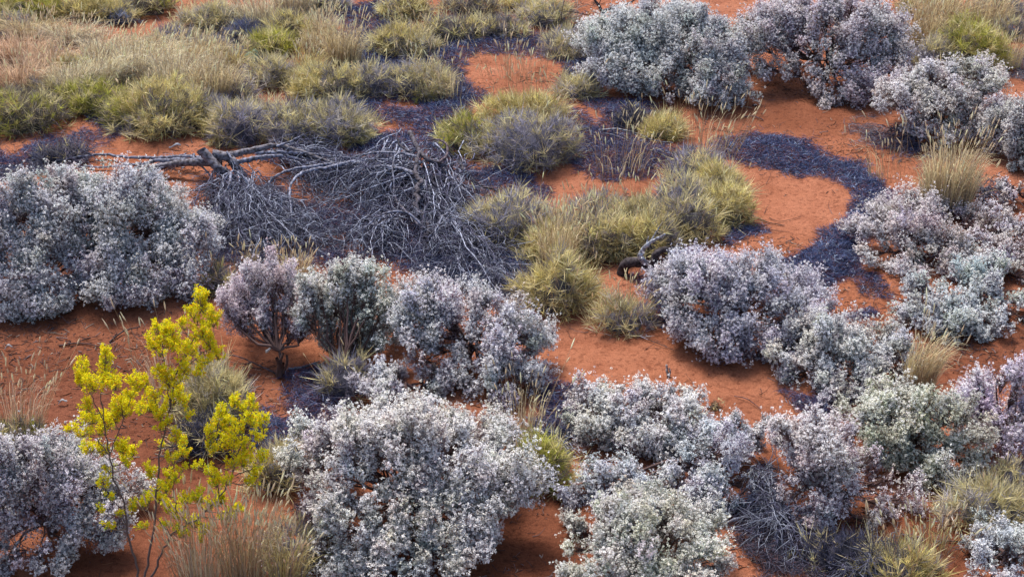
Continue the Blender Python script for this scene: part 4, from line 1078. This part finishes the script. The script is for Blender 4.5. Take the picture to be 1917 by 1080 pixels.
def small_dead_tree():
    b = G(1130, 52); T = thing('dead_sapling', (b[0], b[1], 0), 'small forked dark dead sapling at the top edge behind the round bright white bush', 'dead tree')
    a = Acc(); k = (.075, .06, .07)
    limb(a, [(1132, 60, .0), (1130, 35, .38), (1128, 20, .6)], .045, .035, k, 1)
    limb(a, [(1128, 22, .58), (1118, 5, .82), (1105, -12, 1.05)], .03, .015, k, 2)
    limb(a, [(1129, 22, .58), (1150, 12, .7), (1172, 8, .78), (1200, -6, .9)], .028, .012, k, 3)
    limb(a, [(1128, 25, .55), (1122, 10, .75), (1127, -8, 1.0)], .014, .006, k, 4)
    for i, q in enumerate([[(1130, 48, .2), (1100, 38, .35), (1080, 42, .3), (1065, 55, .1)], [(1130, 40, .3), (1095, 25, .5), (1052, 20, .6), (1050, 50, .2)], [(1050, 60, 0), (1052, 20, .6), (1058, -10, .9)]]):
        limb(a, q, .008, .004, k, 5 + i)
    a.build('limbs', M_WOOD, T, True)
small_dead_tree()

def stick(label, pts, r0, r1, col, name='fallen_stick', cat='stick', extra=(), seed=0):
    b = G(pts[0][0], pts[0][1]); a = Acc()
    limb(a, pts, r0, r1, col, seed, sides=7)
    for i, e in enumerate(extra): limb(a, e, r0 * .55, r1 * .6, col, seed + i + 1, sides=5)
    o = a.build(name, M_WOOD, None, True)
    # origin at the stick
    o.data.transform(__import__('mathutils').Matrix.Translation((-b[0], -b[1], 0))); o.location = (b[0], b[1], 0)
    tag(o, label, cat, 'fallen sticks on the sand')
g_ = (.26, .27, .30)
stick('long grey forked branch lying on dark mat left of the crescent ridge', [(1120, 248, .02), (1150, 243, .1), (1175, 245, .1), (1200, 252, .06), (1222, 262, .05), (1260, 266, .03)], .016, .010, g_, extra=([(1130, 252, .05), (1160, 258, .05), (1180, 268, .03)], [(1185, 248, .06), (1195, 258, .04), (1198, 264, .02)], [(1180, 268, .05), (1210, 282, .06), (1240, 290, .06), (1262, 294, .04)], [(1150, 250, .05), (1170, 256, .05), (1190, 272, .03)]), seed=50, name='fallen_branch', cat='branch')
stick('short straight blue-grey stick beside the small brown stem ball', [(1318, 780, .03), (1340, 786, .03), (1366, 790, .04)], .018, .016, (.30, .33, .40), seed=60)
stick('dark forked twig on the bare sand inside the dark curved mat', [(1418, 408, .02), (1435, 416, .02), (1450, 420, .02), (1470, 424, .02)], .009, .005, (.10, .07, .06), extra=([(1440, 408, .02), (1460, 416, .02), (1500, 408, .02)],), seed=61)
stick('dark thin stick on the brown sand at the far lower right', [(1745, 1018, .02), (1790, 1020, .02), (1830, 1026, .02)], .012, .006, (.07, .05, .05), seed=62)
stick('small dark twig on the sand right of the largest bush tips', [(110, 645, .02), (150, 640, .02), (190, 646, .02)], .012, .006, (.06, .04, .04), extra=([(140, 641, .02), (160, 632, .03), (185, 628, .02)],), seed=63)
stick('dark low branch on the sand in front of the largest bush', [(205, 638, .02), (230, 620, .04), (262, 612, .08)], .012, .008, (.07, .05, .05), seed=64)
stick('long dark low branch under the mauve bush, pointing left', [(520, 700, .02), (490, 685, .04), (450, 668, .06), (415, 662, .03)], .012, .006, (.08, .06, .07), extra=([(470, 677, .05), (450, 680, .03), (430, 676, .02)],), seed=65)
stick('grey stick on the shaded sand right of the mauve bush stems', [(540, 690, .02), (575, 682, .04), (600, 672, .04)], .016, .01, (.16, .17, .2), seed=66)
stick('small dark branch on the sand below the isolated spinifex clump', [(1192, 628, .02), (1230, 642, .03), (1262, 655, .02)], .006, .004, (.08, .06, .06), extra=([(1215, 632, .02), (1235, 640, .02), (1250, 650, .02)],), seed=67)
stick('thin dark twig near the brown stem ball, upper right of it', [(1375, 738, .02), (1400, 745, .04), (1425, 765, .02)], .006, .004, (.10, .07, .08), seed=68)
stick('broken dark stick on the brown sand below the wide top bush', [(1388, 216, .02), (1410, 214, .03), (1430, 222, .02)], .012, .008, (.08, .06, .07), seed=69)
stick('long dark branches poking out under the pale lilac-white bush', [(1720, 225, .12), (1690, 235, .08), (1665, 248, .03)], .014, .008, (.07, .05, .06), seed=70)
stick('slim dark stick on the sand between the right-hand bushes', [(1592, 586, .02), (1615, 584, .02), (1637, 585, .02)], .012, .005, (.07, .05, .05), seed=71)

# heap of fallen twigs lower right
def twig_heap(label, origins, targets, n, ntw, seed, tonec=None, cat='twig heap'):
    rng = np.random.default_rng(seed); b = G(origins[0][0], origins[0][1])
    T = thing('twig_heap', (b[0], b[1], 0), label, cat)
    a = Acc(); base = GREY * .75 if tonec is None else np.array(tonec)
    Fq = fan(rng, origins, targets, n, hmid=.14, jit=12)
    a.tubes(Fq, taper(n, Fq.shape[1], .009, .003, rng), 4, wcol(rng, n, base, .55))
    a.build('branches', M_WOOD, T, True)
    a = Acc()
    s, d = spawn(rng, Fq, ntw, .55); P = walks(rng, s, d, rng.uniform(.12, .4, ntw), 6, .2, .1)
    a.tubes(P, taper(ntw, 6, .005, .002, rng), 3, wcol(rng, ntw, base, .6))
    a.build('twigs', M_TWIG, T)
twig_heap('heap of dark fallen twigs on sand between the lower right bushes', [(1480, 970, .25), (1450, 930, .2), (1420, 880, .15)], [(1390, 950), (1380, 990), (1400, 1030), (1440, 1060), (1480, 1070), (1520, 1050), (1440, 900), (1430, 850)], 70, 700, 401)
twig_heap('fringe of thin dark stems under the pale lilac-white bush', [(1700, 240, .2), (1720, 250, .2)], [(1640, 240), (1650, 260), (1670, 275), (1700, 280), (1720, 282)], 40, 260, 402, (.16, .14, .18))
twig_heap('dark bare stems under the dry golden clump at right', [(1830, 360, .2)], [(1800, 340), (1850, 385), (1890, 385), (1880, 350)], 30, 160, 403, (.16, .15, .18))
twig_heap('thin dead twigs sticking out of the dark mat near the bright white bush', [(1060, 800, .15), (1040, 820, .12)], [(1000, 790), (1010, 840), (1050, 850), (1100, 800), (1090, 760)], 30, 260, 404)
twig_heap('dead twigs on dark litter at the bottom right beneath the ragged bush', [(1600, 1050, .15), (1660, 1040, .15)], [(1520, 1060), (1560, 1100), (1640, 1100), (1720, 1080), (1700, 1020)], 40, 400, 405, (.14, .15, .19))
twig_heap('bare twiggy dead plant above the left fallen limb', [(160, 300, .12)], [(120, 280), (100, 290), (105, 270), (140, 262), (90, 305)], 30, 300, 406, (.2, .17, .2))

# ================================================================== YELLOW SHRUB
def yellow_shrub():
    rng = np.random.default_rng(777)
    b = G(275, 1095); by = b[1]
    T = thing('yellow_shrub', (b[0], by, 0), 'tall slender shrub with bright yellow-green leaf clusters at lower left', 'shrub')
    cl = [  # px, py, half width, half height
        (375, 565, 11, 22), (362, 590, 9, 14), (392, 590, 8, 12), (380, 620, 17, 20), (395, 645, 12, 14), (360, 655, 10, 14),
        (300, 622, 16, 16), (322, 628, 12, 24), (290, 645, 11, 14), (345, 612, 8, 11), (400, 605, 9, 14), (408, 665, 9, 12), (345, 660, 10, 12), (330, 648, 10, 11), (300, 660, 9, 9),
        (198, 672, 9, 24), (157, 695, 11, 22), (175, 722, 16, 15), (200, 708, 10, 17), (215, 722, 11, 14), (150, 718, 7, 10), (252, 718, 10, 16), (272, 722, 8, 15), (300, 700, 10, 12), (318, 712, 14, 20), (335, 735, 10, 12),
        (345, 690, 9, 14), (372, 695, 10, 11), (340, 705, 8, 10), (385, 675, 12, 10),
        (165, 760, 8, 14), (172, 785, 16, 14), (230, 765, 18, 20), (200, 790, 14, 16), (215, 780, 12, 16), (240, 750, 10, 12), (130, 803, 12, 7), (155, 812, 18, 8), (185, 808, 14, 8),
        (170, 840, 18, 10), (195, 845, 10, 10), (228, 838, 14, 16), (250, 845, 8, 12), (235, 865, 10, 12), (205, 880, 7, 7),
        (282, 760, 14, 16), (300, 775, 12, 14), (325, 750, 12, 13), (345, 755, 8, 10), (290, 740, 10, 12), (315, 790, 8, 8), (355, 780, 7, 8),
        (330, 820, 9, 13), (342, 835, 8, 12), (300, 800, 8, 8), (325, 862, 10, 11), (345, 850, 8, 9), (305, 835, 7, 7),
        (437, 755, 9, 12), (472, 760, 10, 14), (455, 770, 9, 10), (415, 775, 10, 14), (412, 795, 12, 14), (440, 800, 16, 16), (470, 790, 12, 14), (492, 795, 9, 20), (395, 812, 10, 12), (398, 840, 10, 12), (430, 830, 18, 14), (460, 835, 12, 14), (485, 820, 9, 9), (455, 865, 14, 14), (435, 870, 10, 10), (490, 855, 9, 12), (480, 885, 9, 11), (478, 905, 7, 7), (465, 900, 6, 8),
        (395, 885, 10, 12), (405, 905, 12, 12), (425, 900, 10, 8), (325, 895, 12, 13), (310, 915, 12, 12), (283, 885, 8, 17), (340, 880, 7, 8), (370, 872, 8, 8), (415, 935, 10, 14), (440, 952, 12, 7), (425, 965, 14, 8), (372, 930, 8, 18), (395, 945, 10, 12), (350, 935, 12, 8),
        (320, 950, 12, 12), (335, 965, 10, 10), (300, 930, 12, 10), (280, 935, 9, 10), (262, 945, 14, 10), (250, 955, 8, 8), (195, 905, 9, 10), (205, 930, 7, 8), (190, 955, 7, 7), (225, 965, 6, 6), (205, 985, 12, 6), (270, 985, 8, 8),
        (365, 980, 10, 12), (380, 990, 10, 10), (330, 990, 8, 8), (345, 1000, 8, 8), (375, 1012, 5, 5), (310, 985, 8, 8), (245, 740, 8, 8), (265, 770, 8, 10)]
    def pt(px, py, dy=0.0):
        lean = (1095 - py) / 550.0
        return V(px, py, by + lean * .75 + dy)
    yl = np.array([.88, .78, .02]); yg = np.array([.55, .64, .035]); gr = np.array([.24, .38, .10]); og = np.array([.80, .44, .02])
    fo = Acc(); st = Acc()
    # main stems in pixels
    main = [[(262, 1100), (255, 1050), (240, 1000), (232, 940), (215, 900), (205, 850), (197, 800), (190, 740), (197, 690)],
            [(268, 1100), (280, 1040), (290, 980), (293, 920), (298, 860), (308, 810), (318, 760), (330, 700), (360, 640), (376, 580)],
            [(275, 1100), (300, 1040), (320, 1000), (370, 970), (410, 930), (435, 890), (450, 830), (465, 780)],
            [(240, 1000), (225, 950), (205, 930), (190, 900)], [(308, 810), (290, 750), (275, 725)], [(318, 760), (310, 700), (302, 640)],
            [(205, 850), (180, 820), (140, 806)], [(205, 850), (225, 800), (235, 765)], [(200, 800), (175, 750), (158, 705)], [(293, 920), (320, 890), (335, 850)],
            [(350, 980), (330, 955), (320, 900)], [(410, 930), (400, 880), (398, 830), (412, 785)], [(435, 890), (470, 880), (488, 840), (493, 800)], [(320, 1000), (300, 980), (270, 950)], [(330, 700), (380, 660), (400, 630)]]
    nodes = []
    for i, q in enumerate(main):
        q = np.array(q, float); dy = 0 if i < 3 else 0
        r0 = .013 if i < 3 else .006
        k = np.linspace(0, len(q) - 1, len(q) * 4); qi = np.minimum(k.astype(int), len(q) - 2); u = (k - qi)[:, None]
        qq = q[qi] * (1 - u) + q[qi + 1] * u
        P = np.array([pt(a_, b_) for a_, b_ in qq]); P[1:-1] += rng.normal(size=P[1:-1].shape) * .008
        st.tubes(P[None], np.linspace(r0, .005, len(P))[None], 6, np.array([[.13, .10, .09]]))
        nodes.append(np.c_[qq, P])
    nodes = np.concatenate(nodes)
    for (px, py, hw, hh) in cl:
        hw *= 1.0; hh *= 1.15
        low = nodes[nodes[:, 1] > py - 5]
        if len(low) == 0: low = nodes
        j = np.argmin((low[:, 0] - px) ** 2 + ((low[:, 1] - py - 18)) ** 2)
        a0 = low[j, 2:]
        dy = rng.normal() * .13; c = pt(px, py + hh * .5, dy)
        st.tubes(bezier(a0[None], ((a0 + c) / 2 + np.array([0, 0, -.05]))[None], c[None], 6), np.linspace(.007, .003, 6)[None], 4, np.array([[.20, .16, .12]]))
        s = scale_at(1090) * .95
        # upright sprigs in the cluster
        hw *= 1.1; ns = max(5, int(hw * hh / 9.5))
        for k in range(ns):
            ox, oy = rng.uniform(-.85, .85) * hw, rng.uniform(-.5, .9) * hh
            base = pt(px + ox, py + oy, dy + rng.normal() * hw * s * .6)
            L = rng.uniform(.5, 1.1) * min(hh, 16) * s * .9 + .03
            d = norm(np.array([rng.normal() * .28 + ox / hw * .25, rng.normal() * .25, 1.0]))
            m = int(16 + L * 170)
            t = rng.beta(1.5, 1.0, m)
            pos = base + d * (t * L)[:, None] + rng.normal(size=(m, 3)) * .008
            ld = norm(d * .55 + rng.normal(size=(m, 3)) * .6)
            pk = rng.random((m, 1)) + (t[:, None] - .5) * .55 - max(0, (py - 850) / 700)
            col = np.where(pk > .36, yl, np.where(pk > .0, yg, gr))
            col = np.where(rng.random((m, 1)) < .12, og, col) * rng.uniform(.75, 1.15, (m, 1))
            ll = rng.uniform(.018, .032, m)
            fo.leaves(pos, ld, ll, ll * .5, col, rng)
            st.tubes(np.stack([c, (c + base) / 2, base])[None], np.array([[.004, .003, .0025]]), 3, np.array([[.24, .2, .12]]))
    fo.build('foliage', M_FLOWER, T)
    st.build('stems', M_TWIG, T)
yellow_shrub()

# ================================================================== SMALL THINGS
def scrap(label, px, py, w, h, col, seed, name='bark_scrap', cat='bark scrap', z=.03):
    """torn curl of pale bark or paper"""
    rng = np.random.default_rng(seed); a = Acc(); b = G(px, py)
    s = scale_at(py); L = w * s; Wd = h * s
    K = 8; t = np.linspace(-.5, .5, K); u = np.linspace(-.5, .5, 5)
    TT, UU = np.meshgrid(t, u, indexing='ij')
    ww = Wd * (1 - .5 * (TT * 2) ** 2) * (1 + .2 * np.sin(TT * 9 + seed))
    X = b[0] + TT * L; Y = b[1] + UU * ww * .8 + TT * L * .15
    Z = gh(X, Y) + z + .35 * Wd * (UU * 2) ** 2 + .02 * np.sin(TT * 6 + seed) + rng.normal(size=TT.shape) * .003 + (TT + .5) * Wd * .7
    vv = np.stack([X, Y, Z], -1)
    top = vv + np.array([0, 0, .006])
    def idx(i, j, o): return i * 5 + j + o
    f = []
    n = K * 5
    for i in range(K - 1):
        for j in range(4):
            f.append([idx(i, j, 0), idx(i, j + 1, 0), idx(i + 1, j + 1, 0), idx(i + 1, j, 0)])
            f.append([idx(i, j, n), idx(i + 1, j, n), idx(i + 1, j + 1, n), idx(i, j + 1, n)])
    for i in range(K - 1):
        f.append([idx(i, 0, 0), idx(i + 1, 0, 0), idx(i + 1, 0, n), idx(i, 0, n)])
        f.append([idx(i, 4, 0), idx(i, 4, n), idx(i + 1, 4, n), idx(i + 1, 4, 0)])
    c = np.array(col)[None] * rng.uniform(.75, 1.2, (2 * n, 1))
    a.add(np.concatenate([vv.reshape(-1, 3), top.reshape(-1, 3)]), np.array(f), c)
    T = thing(name, (b[0], b[1], float(gh(b[0], b[1]))), label, cat)
    a.build('curl', M_STRAW, T)
scrap('white crumpled scrap lying behind the stems of the mauve bush', 510, 668, 24, 13, (.78, .80, .85), 1, 'white_scrap', 'scrap', .10)
scrap('pale curl of bark on brown sand at the left, nearer the yellow shrub', 118, 757, 16, 6, (.5, .52, .55), 2)
scrap('small pale bark chip on brown sand near the left edge', 38, 779, 12, 5, (.45, .46, .5), 3)
scrap('tiny pale chip on the dark brown gap of sand at bottom centre', 1013, 1044, 7, 4, (.6, .55, .5), 4)
scrap('grey bark curl on the shaded sand right of the mauve bush', 600, 684, 26, 6, (.3, .32, .38), 5)
scrap('white bark curl on blue mat in the dark curved mat at right', 1545, 470, 12, 10, (.6, .6, .68), 6)
scrap('grey flaky patch of bark on sand in front of the big olive clump', 328, 281, 22, 6, (.4, .42, .48), 7)
scrap('pale bark flake under the left side of the largest bush', 17, 658, 14, 6, (.5, .5, .52), 8)

def stump():
    rng = np.random.default_rng(5); b = G(1250, 702); a = Acc()
    T = thing('tree_stub', (b[0], b[1], float(gh(b[0], b[1]))), 'short pale upright stub standing alone on the open orange sand', 'stub')
    limb(a, [(1252, 702, 0), (1249, 690, .07), (1248, 678, .15)], .022, .012, (.45, .40, .37), 3, sides=7)
    limb(a, [(1252, 700, .01), (1255, 692, .06), (1253, 684, .11)], .014, .008, (.35, .3, .28), 4, sides=6)
    a.build('stem', M_WOOD, T, True)
stump()

# litter: loose twiglets and crumbs scattered over the sand
def litter():
    rng = np.random.default_rng(99)
    n = 80000
    g = np.stack([rng.uniform(-8.5, 8.5, n), rng.uniform(15.5, 38, n), np.zeros(n)], -1)
    nz = snoise(g[:, :2], 1.6, 5) + .6 * snoise(g[:, :2], 6, 6)
    g = g[(nz + rng.normal(size=n) * .25) > .35]; n = len(g)
    g[:, 2] = gh(g[:, 0], g[:, 1]) + .004
    d = rdir(rng, n); d[:, 2] = np.abs(d[:, 2]) * .12; d = norm(d)
    L = rng.uniform(.015, .13, n) * rng.choice([.5, 1, 1.3], n)
    pp = np.stack([g, g + d * (L / 2)[:, None] + rng.normal(size=(n, 3)) * .008 * np.array([1, 1, .2]), g + d * L[:, None]], 1)
    pp[..., 2] = np.maximum(pp[..., 2], gh(pp[..., 0], pp[..., 1]) + .003)
    a = Acc()
    pal = np.array([(.06, .04, .04), (.10, .06, .06), (.16, .13, .14), (.20, .08, .04), (.32, .27, .22)])
    a.tubes(pp, np.ones((1, 3)) * rng.uniform(.002, .006, (n, 1)), 3, pal[rng.choice(5, n, p=[.35, .3, .13, .15, .07])])
    m = 900
    q = np.stack([rng.uniform(-8.5, 8.5, m), rng.uniform(15.5, 38, m), np.zeros(m)], -1); q[:, 2] = gh(q[:, 0], q[:, 1]) + .01
    dq = rdir(rng, m); dq[:, 2] *= .1
    W = walks(rng, q, dq, rng.uniform(.08, .42, m), 6, .22, .02)
    a.tubes(W, taper(m, 6, .0048, .0018, rng), 3, pal[rng.choice(5, m, p=[.35, .25, .2, .1, .1])])
    # small crumbs of soil crust and pebbles
    m = 9000
    q = np.stack([rng.uniform(-8.5, 8.5, m), rng.uniform(15.5, 38, m), np.zeros(m)], -1)
    q = q[snoise(q[:, :2], 2.3, 15) + rng.normal(size=m) * .3 > .3]; m = len(q); q[:, 2] = gh(q[:, 0], q[:, 1]) + .004
    dq = rdir(rng, m); dq[:, 2] = np.abs(dq[:, 2]); ln = rng.uniform(.006, .02, m)
    pp = np.stack([q, q + dq * (ln * .5)[:, None], q + dq * ln[:, None]], 1)
    a.tubes(pp, np.array([[.5, 1, .4]]) * (ln * .6)[:, None], 4, np.array([(.16, .06, .035)]) * rng.uniform(.4, 1.5, (m, 1)))
    o = a.build('twig_litter', M_TWIG)
    tag(o, 'loose dark twiglets and crumbs scattered on the red sand', 'litter', kind='stuff')
litter()
